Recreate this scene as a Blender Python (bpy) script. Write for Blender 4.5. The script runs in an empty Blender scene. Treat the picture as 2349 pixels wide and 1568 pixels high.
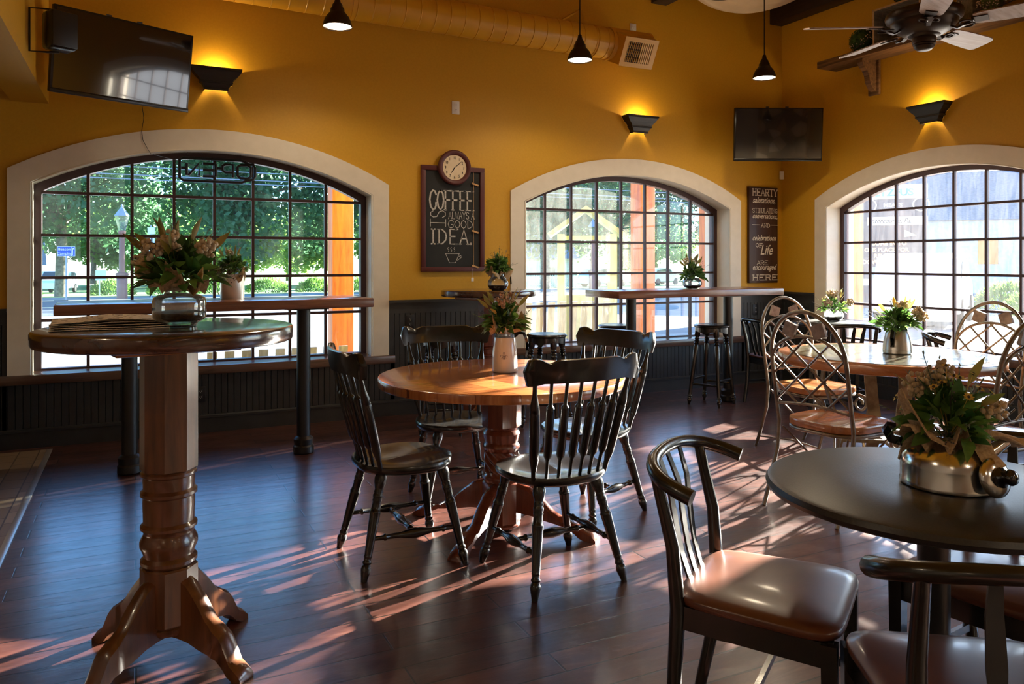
import bpy, bmesh, math, random
from mathutils import Vector, Matrix
PI = math.pi
SC = bpy.context.scene
COL = SC.collection
rnd = random.Random(7)

# ------------------------------------------------------------------ camera
F_PX, IMG_W, IMG_H, HORIZON = 1770.0, 2349.0, 1568.0, 600.0
YAW = math.radians(64.0)          # direction of view, from +X towards +Y
EYE = 1.32
cam_d = bpy.data.cameras.new('camera'); cam = bpy.data.objects.new('camera', cam_d); COL.objects.link(cam)
cam.location = (0, 0, EYE)
cam.rotation_euler = (PI/2, 0, YAW - PI/2)
cam_d.sensor_width = 36.0; cam_d.lens = 36.0*F_PX/IMG_W
cam_d.shift_y = -(IMG_H/2-HORIZON)/IMG_W
cam_d.clip_start = 0.05; cam_d.clip_end = 500
SC.camera = cam

# ------------------------------------------------------------------ light
SUN_AZ, SUN_EL = math.radians(19.0), math.radians(13.0)
world = bpy.data.worlds.new('world'); SC.world = world; world.use_nodes = True
wn = world.node_tree.nodes; wl = world.node_tree.links
wn.clear()
w_out = wn.new('ShaderNodeOutputWorld'); w_bg = wn.new('ShaderNodeBackground'); w_sky = wn.new('ShaderNodeTexSky')
w_sky.sky_type = 'NISHITA'; w_sky.sun_disc = False
w_sky.sun_elevation = math.radians(14.0); w_sky.sun_rotation = PI/2 - SUN_AZ
w_sky.air_density = 1.0; w_sky.dust_density = 0.6; w_sky.ozone_density = 5.0
w_bg.inputs['Strength'].default_value = 0.75
wl.new(w_sky.outputs[0], w_bg.inputs[0]); wl.new(w_bg.outputs[0], w_out.inputs[0])
sun_d = bpy.data.lights.new('sun', 'SUN'); sun = bpy.data.objects.new('sun', sun_d); COL.objects.link(sun)
sun_d.energy = 78.0; sun_d.color = (1.0, 0.86, 0.70); sun_d.angle = math.radians(0.6)
sdir = Vector((math.cos(SUN_EL)*math.cos(SUN_AZ), math.cos(SUN_EL)*math.sin(SUN_AZ), math.sin(SUN_EL)))
sun.rotation_euler = sdir.to_track_quat('Z', 'Y').to_euler(); sun.location = (12, 4, 6)
SC.view_settings.view_transform = 'Standard'; SC.view_settings.look = 'None'
SC.view_settings.gamma = 1.0; SC.view_settings.use_curve_mapping = False
SC.view_settings.exposure = 0.68

# ------------------------------------------------------------------ materials
def mat(name, col=(0.5, 0.5, 0.5), rough=0.5, metal=0.0, spec=0.5, coat=0.0, trans=0.0, emis=None, estr=0.0, sheen=0.0, coatr=0.1):
    m = bpy.data.materials.new(name); m.use_nodes = True
    b = m.node_tree.nodes['Principled BSDF']
    b.inputs['Base Color'].default_value = (*col, 1); b.inputs['Roughness'].default_value = rough
    b.inputs['Metallic'].default_value = metal; b.inputs['Specular IOR Level'].default_value = spec
    b.inputs['Coat Weight'].default_value = coat; b.inputs['Coat Roughness'].default_value = coatr
    b.inputs['Transmission Weight'].default_value = trans
    if emis: b.inputs['Emission Color'].default_value = (*emis, 1); b.inputs['Emission Strength'].default_value = estr
    return m
def nd(m, t, **k):
    n = m.node_tree.nodes.new(t)
    for a, v in k.items():
        if a in n.inputs: n.inputs[a].default_value = v
        else: setattr(n, a, v)
    return n
def lk(m, a, b): m.node_tree.links.new(a, b)
def ramp(m, src, stops):
    r = nd(m, 'ShaderNodeValToRGB'); cr = r.color_ramp
    while len(cr.elements) < len(stops): cr.elements.new(0.5)
    for e, (p, c) in zip(cr.elements, stops): e.position = p; e.color = (*c, 1)
    lk(m, src, r.inputs[0]); return r
def coords(m, scale=(1, 1, 1), kind='Object', rot=(0, 0, 0)):
    tc = nd(m, 'ShaderNodeTexCoord'); mp = nd(m, 'ShaderNodeMapping')
    mp.inputs['Scale'].default_value = scale; mp.inputs['Rotation'].default_value = rot
    lk(m, tc.outputs[kind], mp.inputs[0]); return mp.outputs[0]
def bsdf(m): return m.node_tree.nodes['Principled BSDF']
def bump(m, src, strength=0.2, dist=0.01):
    b = nd(m, 'ShaderNodeBump'); b.inputs['Strength'].default_value = strength; b.inputs['Distance'].default_value = dist
    lk(m, src, b.inputs['Height']); lk(m, b.outputs[0], bsdf(m).inputs['Normal']); lk(m, b.outputs[0], bsdf(m).inputs['Coat Normal'])
def wood(name, dark, light, grain=(1, 14, 14), scale=3.0, rough=0.35, coat=0.3, rot=(0, 0, 0), bmp=0.08, spec=0.5):
    m = mat(name, light, rough, coat=coat, spec=spec)
    v = coords(m, grain, rot=rot)
    n = nd(m, 'ShaderNodeTexNoise', Scale=scale, Detail=6.0, Roughness=0.6, Distortion=0.6); lk(m, v, n.inputs['Vector'])
    r = ramp(m, n.outputs['Fac'], [(0.3, dark), (0.5, tuple((a+b)/2 for a, b in zip(dark, light))), (0.72, light)])
    lk(m, r.outputs[0], bsdf(m).inputs['Base Color'])
    if bmp: bump(m, n.outputs['Fac'], bmp, 0.004)
    return m
def noisy(name, c1, c2, scale=8.0, rough=0.6, bmp=0.1, metal=0.0, detail=4.0, kind='Object', stretch=(1, 1, 1), spec=0.5, coat=0.0, dist=0.005):
    m = mat(name, c1, rough, metal, spec=spec, coat=coat)
    n = nd(m, 'ShaderNodeTexNoise', Scale=scale, Detail=detail); lk(m, coords(m, stretch, kind), n.inputs['Vector'])
    r = ramp(m, n.outputs['Fac'], [(0.35, c1), (0.65, c2)]); lk(m, r.outputs[0], bsdf(m).inputs['Base Color'])
    if bmp: bump(m, n.outputs['Fac'], bmp, dist)
    return m
def leafmat(name, c1, c2, transl=0.45, scale=3.0, rough=0.5):
    m = bpy.data.materials.new(name); m.use_nodes = True; t = m.node_tree; t.nodes.clear()
    out = nd(m, 'ShaderNodeOutputMaterial'); p = nd(m, 'ShaderNodeBsdfPrincipled'); tr = nd(m, 'ShaderNodeBsdfTranslucent'); mx = nd(m, 'ShaderNodeMixShader')
    n = nd(m, 'ShaderNodeTexNoise', Scale=scale, Detail=3.0); lk(m, coords(m), n.inputs['Vector'])
    r = ramp(m, n.outputs['Fac'], [(0.35, c1), (0.65, c2)])
    lk(m, r.outputs[0], p.inputs['Base Color']); lk(m, r.outputs[0], tr.inputs['Color'])
    p.inputs['Roughness'].default_value = rough
    mx.inputs[0].default_value = transl
    lk(m, p.outputs[0], mx.inputs[1]); lk(m, tr.outputs[0], mx.inputs[2]); lk(m, mx.outputs[0], out.inputs[0])
    return m
def glassmat(name, tint=(0.96, 0.98, 0.98), refl=1.0, dirt_haze=0.0, dirt_haze_col=(0.8, 0.85, 0.9), streak=(1, 1, 1)):
    m = bpy.data.materials.new(name); m.use_nodes = True; t = m.node_tree; t.nodes.clear()
    out = nd(m, 'ShaderNodeOutputMaterial'); tr = nd(m, 'ShaderNodeBsdfTransparent'); gl = nd(m, 'ShaderNodeBsdfGlossy'); mx = nd(m, 'ShaderNodeMixShader')
    tr.inputs['Color'].default_value = (*tint, 1); gl.inputs['Roughness'].default_value = 0.02
    fr = nd(m, 'ShaderNodeFresnel'); fr.inputs['IOR'].default_value = 1.5
    mu = nd(m, 'ShaderNodeMath', operation='MULTIPLY'); mu.inputs[1].default_value = refl
    lk(m, fr.outputs[0], mu.inputs[0]); lk(m, mu.outputs[0], mx.inputs[0])
    lk(m, tr.outputs[0], mx.inputs[1]); lk(m, gl.outputs[0], mx.inputs[2])
    last = mx
    if dirt_haze > 0:  # translucent scatter: dirt on panes, painted silvery sheen on jars
        d = nd(m, 'ShaderNodeBsdfTranslucent'); d.inputs['Color'].default_value = (*dirt_haze_col, 1)
        n = nd(m, 'ShaderNodeTexNoise', Scale=5.0, Detail=6.0, Roughness=0.65, Distortion=1.2); lk(m, coords(m, streak), n.inputs['Vector'])
        mr = nd(m, 'ShaderNodeMapRange'); mr.inputs[1].default_value = 0.3; mr.inputs[2].default_value = 0.8
        mr.inputs[3].default_value = dirt_haze*0.5; mr.inputs[4].default_value = dirt_haze*1.6
        lk(m, n.outputs['Fac'], mr.inputs[0])
        m2 = nd(m, 'ShaderNodeMixShader'); lk(m, mr.outputs[0], m2.inputs[0]); lk(m, mx.outputs[0], m2.inputs[1]); lk(m, d.outputs[0], m2.inputs[2]); last = m2
    lk(m, last.outputs[0], out.inputs[0]); return m

MT = {}
MT['yellow'] = noisy('yellow_paint', (0.57, 0.305, 0.010), (0.60, 0.325, 0.013), 60, 0.55, 0.05)
MT['backwall'] = noisy('beige_plaster', (0.55, 0.49, 0.41), (0.62, 0.56, 0.47), 5, 0.6, 0.05)
MT['duct'] = mat('painted_duct', (0.60, 0.32, 0.02), 0.33, spec=0.6)
MT['cream'] = noisy('cream_trim_paint', (0.74, 0.68, 0.56), (0.78, 0.72, 0.60), 12, 0.45, 0.03)
MT['wains'] = noisy('black_wainscot_paint', (0.020, 0.021, 0.021), (0.028, 0.029, 0.029), 9, 0.42, 0.05)
MT['black'] = noisy('black_furniture_paint', (0.006, 0.0055, 0.005), (0.012, 0.010, 0.008), 30, 0.27, 0.04, coat=0.35)
MT['blackplain'] = mat('black_satin', (0.008, 0.008, 0.009), 0.4)
MT['blackgloss'] = mat('black_gloss', (0.005, 0.005, 0.006), 0.12, coat=0.5)
MT['tv_screen'] = mat('tv_glass', (0.004, 0.004, 0.005), 0.06, spec=0.9, coat=1.0, coatr=0.02)
MT['bezel'] = mat('tv_bezel', (0.008, 0.008, 0.009), 0.25)
MT['frame'] = mat('maroon_window_frame', (0.055, 0.025, 0.027), 0.4)
MT['sillwood'] = wood('walnut_sill', (0.05, 0.022, 0.012), (0.16, 0.08, 0.05), (1, 14, 14), rough=0.3, coat=0.5)
MT['pubwood'] = wood('dark_walnut_pub', (0.045, 0.014, 0.006), (0.13, 0.045, 0.018), (12, 12, 1), rough=0.3, coat=0.5)
MT['pubtop'] = wood('walnut_top', (0.03, 0.011, 0.006), (0.09, 0.032, 0.016), (1, 12, 12), rough=0.22, coat=0.8)
MT['honey'] = wood('honey_pedestal', (0.05, 0.017, 0.006), (0.15, 0.05, 0.016), (10, 10, 1), rough=0.3, coat=0.6)
MT['barwood'] = wood('reddish_oak_bar', (0.12, 0.040, 0.018), (0.26, 0.10, 0.05), (1, 16, 16), scale=4, rough=0.3, coat=0.4)
MT['cherry'] = wood('cherry_pedestal', (0.09, 0.016, 0.006), (0.20, 0.045, 0.018), (10, 10, 1), rough=0.25, coat=0.7)
MT['seatwood'] = wood('orange_seat_wood', (0.22, 0.07, 0.018), (0.48, 0.19, 0.06), (1, 12, 4), rough=0.25, coat=0.7)
MT['rimwood'] = wood('rim_wood', (0.20, 0.06, 0.018), (0.42, 0.16, 0.055), (3, 3, 14), rough=0.25, coat=0.6)
MT['shelfwood'] = wood('rustic_shelf_wood', (0.045, 0.02, 0.008), (0.22, 0.11, 0.045), (14, 1, 14), scale=2.5, rough=0.6, coat=0.0, bmp=0.3)
MT['beam'] = wood('dark_beam', (0.012, 0.006, 0.003), (0.035, 0.017, 0.009), (14, 1, 14), rough=0.6, coat=0)
MT['blade'] = wood('fan_blade_wood', (0.26, 0.17, 0.12), (0.42, 0.31, 0.25), (1, 16, 16), rough=0.5, coat=0.1)
MT['crate'] = wood('weathered_crate', (0.10, 0.09, 0.07), (0.28, 0.25, 0.2), (1, 12, 12), rough=0.7, coat=0)
MT['crateedge'] = wood('pale_crate_edge', (0.42, 0.28, 0.14), (0.62, 0.45, 0.27), (1, 8, 8), rough=0.6, coat=0)
MT['bronze'] = mat('oiled_bronze', (0.035, 0.022, 0.014), 0.4, 0.7)
MT['iron'] = noisy('brushed_iron', (0.16, 0.13, 0.10), (0.26, 0.22, 0.17), 25, 0.38, 0.1, metal=0.85)
MT['ironbase'] = noisy('aged_brown_iron', (0.10, 0.07, 0.04), (0.22, 0.17, 0.10), 14, 0.55, 0.1, metal=0.4)
MT['stone'] = noisy('diamond_stone', (0.16, 0.11, 0.08), (0.30, 0.23, 0.18), 30, 0.5, 0.3)
MT['slate'] = noisy('slate_inset', (0.05, 0.055, 0.04), (0.12, 0.12, 0.085), 9, 0.28, 0.25, coat=0.5)
MT['steel'] = mat('polished_steel', (0.66, 0.64, 0.62), 0.17, 1.0)
MT['brushed'] = mat('brushed_steel', (0.55, 0.52, 0.49), 0.28, 0.85)
MT['tinsteel'] = mat('bright_tin', (0.74, 0.72, 0.68), 0.3, 0.55)
MT['leather'] = noisy('brown_leather', (0.10, 0.032, 0.016), (0.14, 0.048, 0.024), 6, 0.33, 0.05, spec=0.5, coat=0.15)
MT['laminate'] = noisy('black_laminate', (0.018, 0.017, 0.016), (0.026, 0.025, 0.023), 220, 0.38, 0.08, spec=0.5)
MT['burlap'] = noisy('burlap', (0.40, 0.27, 0.15), (0.58, 0.42, 0.25), 140, 0.9, 0.6, dist=0.003)
MT['white'] = mat('white_plastic', (0.75, 0.73, 0.69), 0.4)
MT['enamel'] = mat('white_enamel', (0.80, 0.74, 0.66), 0.15, coat=0.6)
MT['blue_print'] = mat('blue_print', (0.03, 0.035, 0.09), 0.4)
MT['beans'] = noisy('coffee_beans', (0.02, 0.010, 0.005), (0.07, 0.035, 0.018), 90, 0.4, 0.9, dist=0.01)
MT['jarglass'] = glassmat('jar_glass', (0.97, 0.99, 0.99), 3.0, 0.12, (0.8, 0.85, 0.85))  # whitish scatter in the glass paints in its silvery reflections
MT['g_dark'] = leafmat('leaf_dark', (0.04, 0.10, 0.02), (0.08, 0.18, 0.035), 0.35, 30)
MT['g_mid'] = leafmat('leaf_mid', (0.09, 0.20, 0.035), (0.18, 0.32, 0.06), 0.4, 30)
MT['g_yel'] = leafmat('leaf_yellow_tip', (0.16, 0.17, 0.03), (0.36, 0.24, 0.06), 0.4, 18)
MT['g_grey'] = leafmat('sprig_grey_green', (0.12, 0.15, 0.10), (0.22, 0.25, 0.17), 0.3, 30)
MT['f_cream'] = leafmat('cream_berries', (0.55, 0.42, 0.26), (0.70, 0.58, 0.40), 0.2, 40)
MT['f_yellow'] = leafmat('yellow_petals', (0.70, 0.48, 0.08), (0.78, 0.62, 0.2), 0.3, 40)
MT['f_pink'] = leafmat('blush_petals', (0.62, 0.40, 0.26), (0.70, 0.52, 0.38), 0.35, 40)
MT['twig'] = mat('dark_twig', (0.05, 0.035, 0.025), 0.7)
MT['chalk'] = noisy('chalk_strokes', (0.42, 0.41, 0.38), (0.62, 0.60, 0.56), 70, 0.9, 0)
MT['board'] = noisy('chalkboard', (0.010, 0.011, 0.011), (0.016, 0.017, 0.016), 5, 0.75, 0)
MT['redwood'] = mat('barn_red_frame', (0.085, 0.013, 0.012), 0.5)
MT['signwood'] = wood('brown_sign_board', (0.030, 0.010, 0.007), (0.055, 0.02, 0.014), (10, 10, 1), rough=0.5, coat=0.1)
MT['signpaint'] = mat('cream_lettering', (0.70, 0.64, 0.52), 0.6)
MT['clothpin'] = mat('clothes_pin_wood', (0.55, 0.32, 0.13), 0.7)
MT['clockface'] = noisy('clock_paper', (0.68, 0.55, 0.36), (0.76, 0.64, 0.45), 12, 0.7, 0)
MT['ink'] = mat('ink', (0.012, 0.01, 0.01), 0.6)
MT['bulb'] = mat('lit_bulb', (1, 0.9, 0.75), 0.5, emis=(1.0, 0.84, 0.62), estr=22.0)
MT['metalstrip'] = mat('floor_strip', (0.55, 0.52, 0.48), 0.3, 0.6)
MT['drape'] = noisy('muslin', (0.62, 0.52, 0.38), (0.70, 0.60, 0.46), 3, 0.9, 0.05)
MT['greenpot'] = mat('green_tin', (0.10, 0.16, 0.02), 0.4)

# window glass
MT['pane'] = glassmat('window_pane', (0.70, 0.86, 0.92), 0.9, 0.007, (0.7, 0.95, 0.95))
MT['pane_mid'] = glassmat('window_pane_dusty', (0.76, 0.90, 0.94), 0.9, 0.05, (0.80, 0.92, 0.90), (2, 0.5, 0.7))
MT['pane_dirty'] = glassmat('window_pane_hazed', (0.86, 0.94, 1.0), 0.9, 0.015, (0.82, 0.90, 1.0), (1, 3, 0.6))

def floor_mat():
    m = mat('scraped_plank_floor', (0.06, 0.02, 0.015), 0.3, spec=0.6, coat=0.7, coatr=0.2)
    v = coords(m)
    br = nd(m, 'ShaderNodeTexBrick'); br.offset = 0.37; br.offset_frequency = 2; br.squash = 1.0
    for a, x in (('Scale', 1.0), ('Mortar Size', 0.0040), ('Mortar Smooth', 0.3), ('Bias', 0.0), ('Brick Width', 1.25), ('Row Height', 0.127)): br.inputs[a].default_value = x
    br.inputs['Color1'].default_value = (0, 0, 0, 1); br.inputs['Color2'].default_value = (1, 1, 1, 1); br.inputs['Mortar'].default_value = (0.5, 0.5, 0.5, 1)
    lk(m, v, br.inputs['Vector'])
    n = nd(m, 'ShaderNodeTexNoise', Scale=3.4, Detail=8.0, Roughness=0.66, Distortion=0.5); lk(m, coords(m, (1, 3.6, 1)), n.inputs['Vector'])
    mx = nd(m, 'ShaderNodeMath', operation='MULTIPLY_ADD'); mx.inputs[1].default_value = 0.26; lk(m, br.outputs['Color'], mx.inputs[0]); 
    sc = nd(m, 'ShaderNodeMath', operation='MULTIPLY'); sc.inputs[1].default_value = 0.8; lk(m, n.outputs['Fac'], sc.inputs[0]); lk(m, sc.outputs[0], mx.inputs[2])
    r = ramp(m, mx.outputs[0], [(0.25, (0.016, 0.006, 0.005)), (0.45, (0.055, 0.018, 0.013)), (0.62, (0.095, 0.032, 0.022)), (0.82, (0.20, 0.085, 0.06))])
    dk = nd(m, 'ShaderNodeMix', data_type='RGBA'); lk(m, br.outputs['Fac'], dk.inputs[0]); lk(m, r.outputs[0], dk.inputs[6]); dk.inputs[7].default_value = (0.006, 0.003, 0.002, 1)
    lk(m, dk.outputs[2], bsdf(m).inputs['Base Color'])
    n2 = nd(m, 'ShaderNodeTexNoise', Scale=14.0, Detail=5.0); lk(m, coords(m, (1, 3, 1)), n2.inputs['Vector'])
    rr = nd(m, 'ShaderNodeMapRange'); rr.inputs[3].default_value = 0.24; rr.inputs[4].default_value = 0.46; lk(m, n2.outputs['Fac'], rr.inputs[0]); lk(m, rr.outputs[0], bsdf(m).inputs['Roughness'])
    hs = nd(m, 'ShaderNodeMath', operation='SUBTRACT'); lk(m, n.outputs['Fac'], hs.inputs[0]); lk(m, br.outputs['Fac'], hs.inputs[1])
    bump(m, hs.outputs[0], 0.28, 0.006); return m
MT['floor'] = floor_mat()
def tile_mat():
    m = mat('beige_entry_tile', (0.35, 0.27, 0.17), 0.4)
    br = nd(m, 'ShaderNodeTexBrick'); br.offset = 0.5
    for a, x in (('Scale', 1.0), ('Mortar Size', 0.004), ('Brick Width', 0.2), ('Row Height', 0.12)): br.inputs[a].default_value = x
    br.inputs['Color1'].default_value = (0.20, 0.14, 0.085, 1); br.inputs['Color2'].default_value = (0.34, 0.25, 0.16, 1); br.inputs['Mortar'].default_value = (0.07, 0.05, 0.04, 1)
    lk(m, coords(m, rot=(0, 0, PI/2)), br.inputs['Vector']); lk(m, br.outputs['Color'], bsdf(m).inputs['Base Color']); bump(m, br.outputs['Fac'], -0.3, 0.004); return m
MT['tile'] = tile_mat()
def plank_top():
    m = mat('striped_plank_tabletop', (0.4, 0.15, 0.05), 0.26, coat=0.6)
    v = coords(m, rot=(0, 0, math.radians(78)))
    br = nd(m, 'ShaderNodeTexBrick'); br.offset = 0.0
    for a, x in (('Scale', 1.0), ('Mortar Size', 0.0016), ('Brick Width', 3.0), ('Row Height', 0.15)): br.inputs[a].default_value = x
    br.inputs['Color1'].default_value = (0.0, 0, 0, 1); br.inputs['Color2'].default_value = (1, 1, 1, 1); br.inputs['Mortar'].default_value = (0, 0, 0, 1)
    lk(m, v, br.inputs['Vector'])
    n = nd(m, 'ShaderNodeTexNoise', Scale=3.0, Detail=6.0, Distortion=0.7); lk(m, coords(m, (1, 16, 1), rot=(0, 0, math.radians(78))), n.inputs['Vector'])
    a = nd(m, 'ShaderNodeMath', operation='MULTIPLY_ADD'); a.inputs[1].default_value = 0.34; lk(m, br.outputs['Color'], a.inputs[0])
    s = nd(m, 'ShaderNodeMath', operation='MULTIPLY'); s.inputs[1].default_value = 0.85; lk(m, n.outputs['Fac'], s.inputs[0]); lk(m, s.outputs[0], a.inputs[2])
    r = ramp(m, a.outputs[0], [(0.28, (0.10, 0.028, 0.008)), (0.5, (0.30, 0.085, 0.022)), (0.72, (0.50, 0.19, 0.055))])
    lk(m, r.outputs[0], bsdf(m).inputs['Base Color']); bump(m, n.outputs['Fac'], 0.12, 0.003); return m
MT['planktop'] = plank_top()
def slate_top():
    m = mat('slate_and_wood_top', (0.2, 0.1, 0.05), 0.2, coat=0.7)
    v = nd(m, 'ShaderNodeTexVoronoi', Scale=3.2); v.feature = 'DISTANCE_TO_EDGE'; lk(m, coords(m), v.inputs['Vector'])
    v2 = nd(m, 'ShaderNodeTexVoronoi', Scale=3.2); lk(m, coords(m), v2.inputs['Vector'])
    n = nd(m, 'ShaderNodeTexNoise', Scale=9.0, Detail=6.0); lk(m, coords(m), n.inputs['Vector'])
    r = ramp(m, n.outputs['Fac'], [(0.3, (0.035, 0.04, 0.03)), (0.7, (0.12, 0.115, 0.07))])
    mx = nd(m, 'ShaderNodeMix', data_type='RGBA'); st = nd(m, 'ShaderNodeMath', operation='GREATER_THAN'); st.inputs[1].default_value = 0.02
    lk(m, v.outputs['Distance'], st.inputs[0]); lk(m, st.outputs[0], mx.inputs[0]); mx.inputs[6].default_value = (0.01, 0.008, 0.006, 1); lk(m, r.outputs[0], mx.inputs[7])
    lk(m, mx.outputs[2], bsdf(m).inputs['Base Color']); bump(m, n.outputs['Fac'], 0.3, 0.006); return m
MT['slatetop'] = slate_top()
def stone_wall_mat():
    m = mat('fieldstone', (0.4, 0.3, 0.2), 0.8)
    v = nd(m, 'ShaderNodeTexVoronoi', Scale=3.4); lk(m, coords(m), v.inputs['Vector'])
    e = nd(m, 'ShaderNodeTexVoronoi', Scale=3.4); e.feature = 'DISTANCE_TO_EDGE'; lk(m, coords(m), e.inputs['Vector'])
    hv = nd(m, 'ShaderNodeSeparateColor'); lk(m, v.outputs['Color'], hv.inputs[0])
    r = ramp(m, hv.outputs[0], [(0.1, (0.22, 0.17, 0.12)), (0.5, (0.45, 0.32, 0.20)), (0.9, (0.55, 0.48, 0.38))])
    st = nd(m, 'ShaderNodeMath', operation='GREATER_THAN'); st.inputs[1].default_value = 0.03; lk(m, e.outputs['Distance'], st.inputs[0])
    mx = nd(m, 'ShaderNodeMix', data_type='RGBA'); lk(m, st.outputs[0], mx.inputs[0]); mx.inputs[6].default_value = (0.12, 0.10, 0.08, 1); lk(m, r.outputs[0], mx.inputs[7])
    lk(m, mx.outputs[2], bsdf(m).inputs['Base Color']); bump(m, e.outputs['Distance'], 0.8, 0.05); return m
MT['fieldstone'] = stone_wall_mat()
def paper_mat():
    m = mat('newsprint', (0.5, 0.4, 0.3), 0.8)
    br = nd(m, 'ShaderNodeTexBrick'); br.offset = 0.3
    for a, x in (('Scale', 1.0), ('Mortar Size', 0.006), ('Brick Width', 0.045), ('Row Height', 0.03), ('Bias', -0.1)): br.inputs[a].default_value = x
    br.inputs['Color1'].default_value = (0.24, 0.19, 0.15, 1); br.inputs['Color2'].default_value = (0.74, 0.62, 0.47, 1); br.inputs['Mortar'].default_value = (0.86, 0.77, 0.64, 1)
    n = nd(m, 'ShaderNodeTexNoise', Scale=45.0, Detail=2.0); lk(m, coords(m), n.inputs['Vector'])
    mx = nd(m, 'ShaderNodeMix', data_type='RGBA'); rr = ramp(m, n.outputs['Fac'], [(0.48, (0, 0, 0)), (0.52, (1, 1, 1))]); lk(m, rr.outputs[0], mx.inputs[0])
    lk(m, coords(m), br.inputs['Vector']); lk(m, br.outputs['Color'], mx.inputs[6]); mx.inputs[7].default_value = (0.86, 0.77, 0.64, 1)
    lk(m, mx.outputs[2], bsdf(m).inputs['Base Color']); return m
MT['newsprint'] = paper_mat()

# ------------------------------------------------------------------ mesh building
class MB:
    def __init__(s): s.v = []; s.f = []; s.mi = []; s.cur = 0
    def add(s, vs, fs):
        o = len(s.v); s.v += [tuple(p) for p in vs]
        for f in fs: s.f.append(tuple(o+i for i in f)); s.mi.append(s.cur)
        return s
    def box(s, x0, x1, y0, y1, z0, z1, M=None):
        vs = [Vector((x, y, z)) for z in (z0, z1) for y in (y0, y1) for x in (x0, x1)]
        if M: vs = [M @ p for p in vs]
        return s.add(vs, [(0, 2, 3, 1), (4, 5, 7, 6), (0, 1, 5, 4), (2, 6, 7, 3), (0, 4, 6, 2), (1, 3, 7, 5)])
    def bbox(s, x0, x1, y0, y1, z0, z1, b=0.005, M=None):
        bm = bmesh.new(); bmesh.ops.create_cube(bm, size=1)
        for v in bm.verts: v.co = Vector(((x0+x1)/2+v.co.x*(x1-x0), (y0+y1)/2+v.co.y*(y1-y0), (z0+z1)/2+v.co.z*(z1-z0)))
        bmesh.ops.bevel(bm, geom=bm.edges[:]+bm.verts[:], offset=b, segments=2, affect='EDGES', profile=0.5)
        return s.bm(bm, M)
    def bm(s, bm, M=None):
        bm.verts.index_update()
        vs = [(M @ v.co) if M else v.co.copy() for v in bm.verts]; fs = [tuple(v.index for v in f.verts) for f in bm.faces]
        bm.free(); return s.add(vs, fs)
    def rings(s, rings, cap0=True, cap1=True, closed=False):
        n = len(rings[0]); vs = [p for r in rings for p in r]; fs = []
        m = len(rings)
        for i in range(m if closed else m-1):
            a, b = i*n, ((i+1) % m)*n
            for j in range(n): k = (j+1) % n; fs.append((a+j, a+k, b+k, b+j))
        if not closed:
            if cap0: fs.append(tuple(range(n))[::-1])
            if cap1: fs.append(tuple((m-1)*n+j for j in range(n)))
        return s.add(vs, fs)
    def turn(s, p0, p1, prof, n=16, cap=True):
        p0, p1 = Vector(p0), Vector(p1); ax = (p1-p0); L = ax.length; ax.normalize()
        u = ax.orthogonal().normalized(); w = ax.cross(u)
        rs = []
        for t, r in prof:
            c = p0+ax*(t*L); rs.append([c+(u*math.cos(2*PI*j/n)+w*math.sin(2*PI*j/n))*max(r, 1e-4) for j in range(n)])
        return s.rings(rs, cap, cap)
    def lathe(s, prof, c=(0, 0, 0), n=32, cap0=True, cap1=True):
        rs = [[Vector((c[0]+r*math.cos(2*PI*j/n), c[1]+r*math.sin(2*PI*j/n), c[2]+z)) for j in range(n)] for r, z in prof]
        return s.rings(rs, cap0, cap1)
    def tube(s, pts, r, n=8, closed=False, flat=1.0, up=None):
        pts = [Vector(p) for p in pts]; m = len(pts)
        rad = r if isinstance(r, (list, tuple)) else [r]*m
        rs = []; pu = None
        for i, p in enumerate(pts):
            if closed: t = pts[(i+1) % m]-pts[i-1]
            else: t = pts[min(i+1, m-1)]-pts[max(i-1, 0)]
            if t.length < 1e-9: t = Vector((0, 0, 1))
            t.normalize()
            if up is not None: u = Vector(up); u = (u-t*u.dot(t)); u = u.normalized() if u.length > 1e-6 else t.orthogonal().normalized()
            elif pu is None: u = t.orthogonal().normalized()
            else:
                u = pu-t*pu.dot(t); u = u.normalized() if u.length > 1e-6 else t.orthogonal().normalized()
            pu = u; w = t.cross(u)
            rs.append([p+(u*math.cos(2*PI*j/n)*flat+w*math.sin(2*PI*j/n))*rad[i] for j in range(n)])
        return s.rings(rs, True, True, closed)
    def bar(s, pts, a, b, up=(0, 0, 1), closed=False):
        """rectangular section a (along up) x b (sideways), swept along pts"""
        pts = [Vector(p) for p in pts]; m = len(pts); rs = []
        for i, p in enumerate(pts):
            t = (pts[(i+1) % m]-pts[i-1]) if closed else (pts[min(i+1, m-1)]-pts[max(i-1, 0)])
            t.normalize(); u = Vector(up); u = u-t*u.dot(t); u = u.normalized() if u.length > 1e-6 else t.orthogonal().normalized(); w = t.cross(u)
            A = a[i] if isinstance(a, (list, tuple)) else a; B = b[i] if isinstance(b, (list, tuple)) else b
            rs.append([p+u*A/2+w*B/2, p-u*A/2+w*B/2, p-u*A/2-w*B/2, p+u*A/2-w*B/2])
        return s.rings(rs, True, True, closed)
    def prism(s, poly, z0, z1, M=None):
        n = len(poly); vs = [Vector((x, y, z0)) for x, y in poly]+[Vector((x, y, z1)) for x, y in poly]
        if M: vs = [M @ p for p in vs]
        return s.add(vs, [tuple(range(n))[::-1], tuple(range(n, 2*n))]+[(i, (i+1) % n, n+(i+1) % n, n+i) for i in range(n)])
    def ball(s, c, r, n=10, m=6, sc=(1, 1, 1)):
        rs = [[Vector((c[0]+sc[0]*r*math.sin(PI*i/m)*math.cos(2*PI*j/n), c[1]+sc[1]*r*math.sin(PI*i/m)*math.sin(2*PI*j/n), c[2]-sc[2]*r*math.cos(PI*i/m))) for j in range(n)] for i in [0.12]+list(range(1, m))+[m-0.12]]
        return s.rings(rs)
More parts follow.
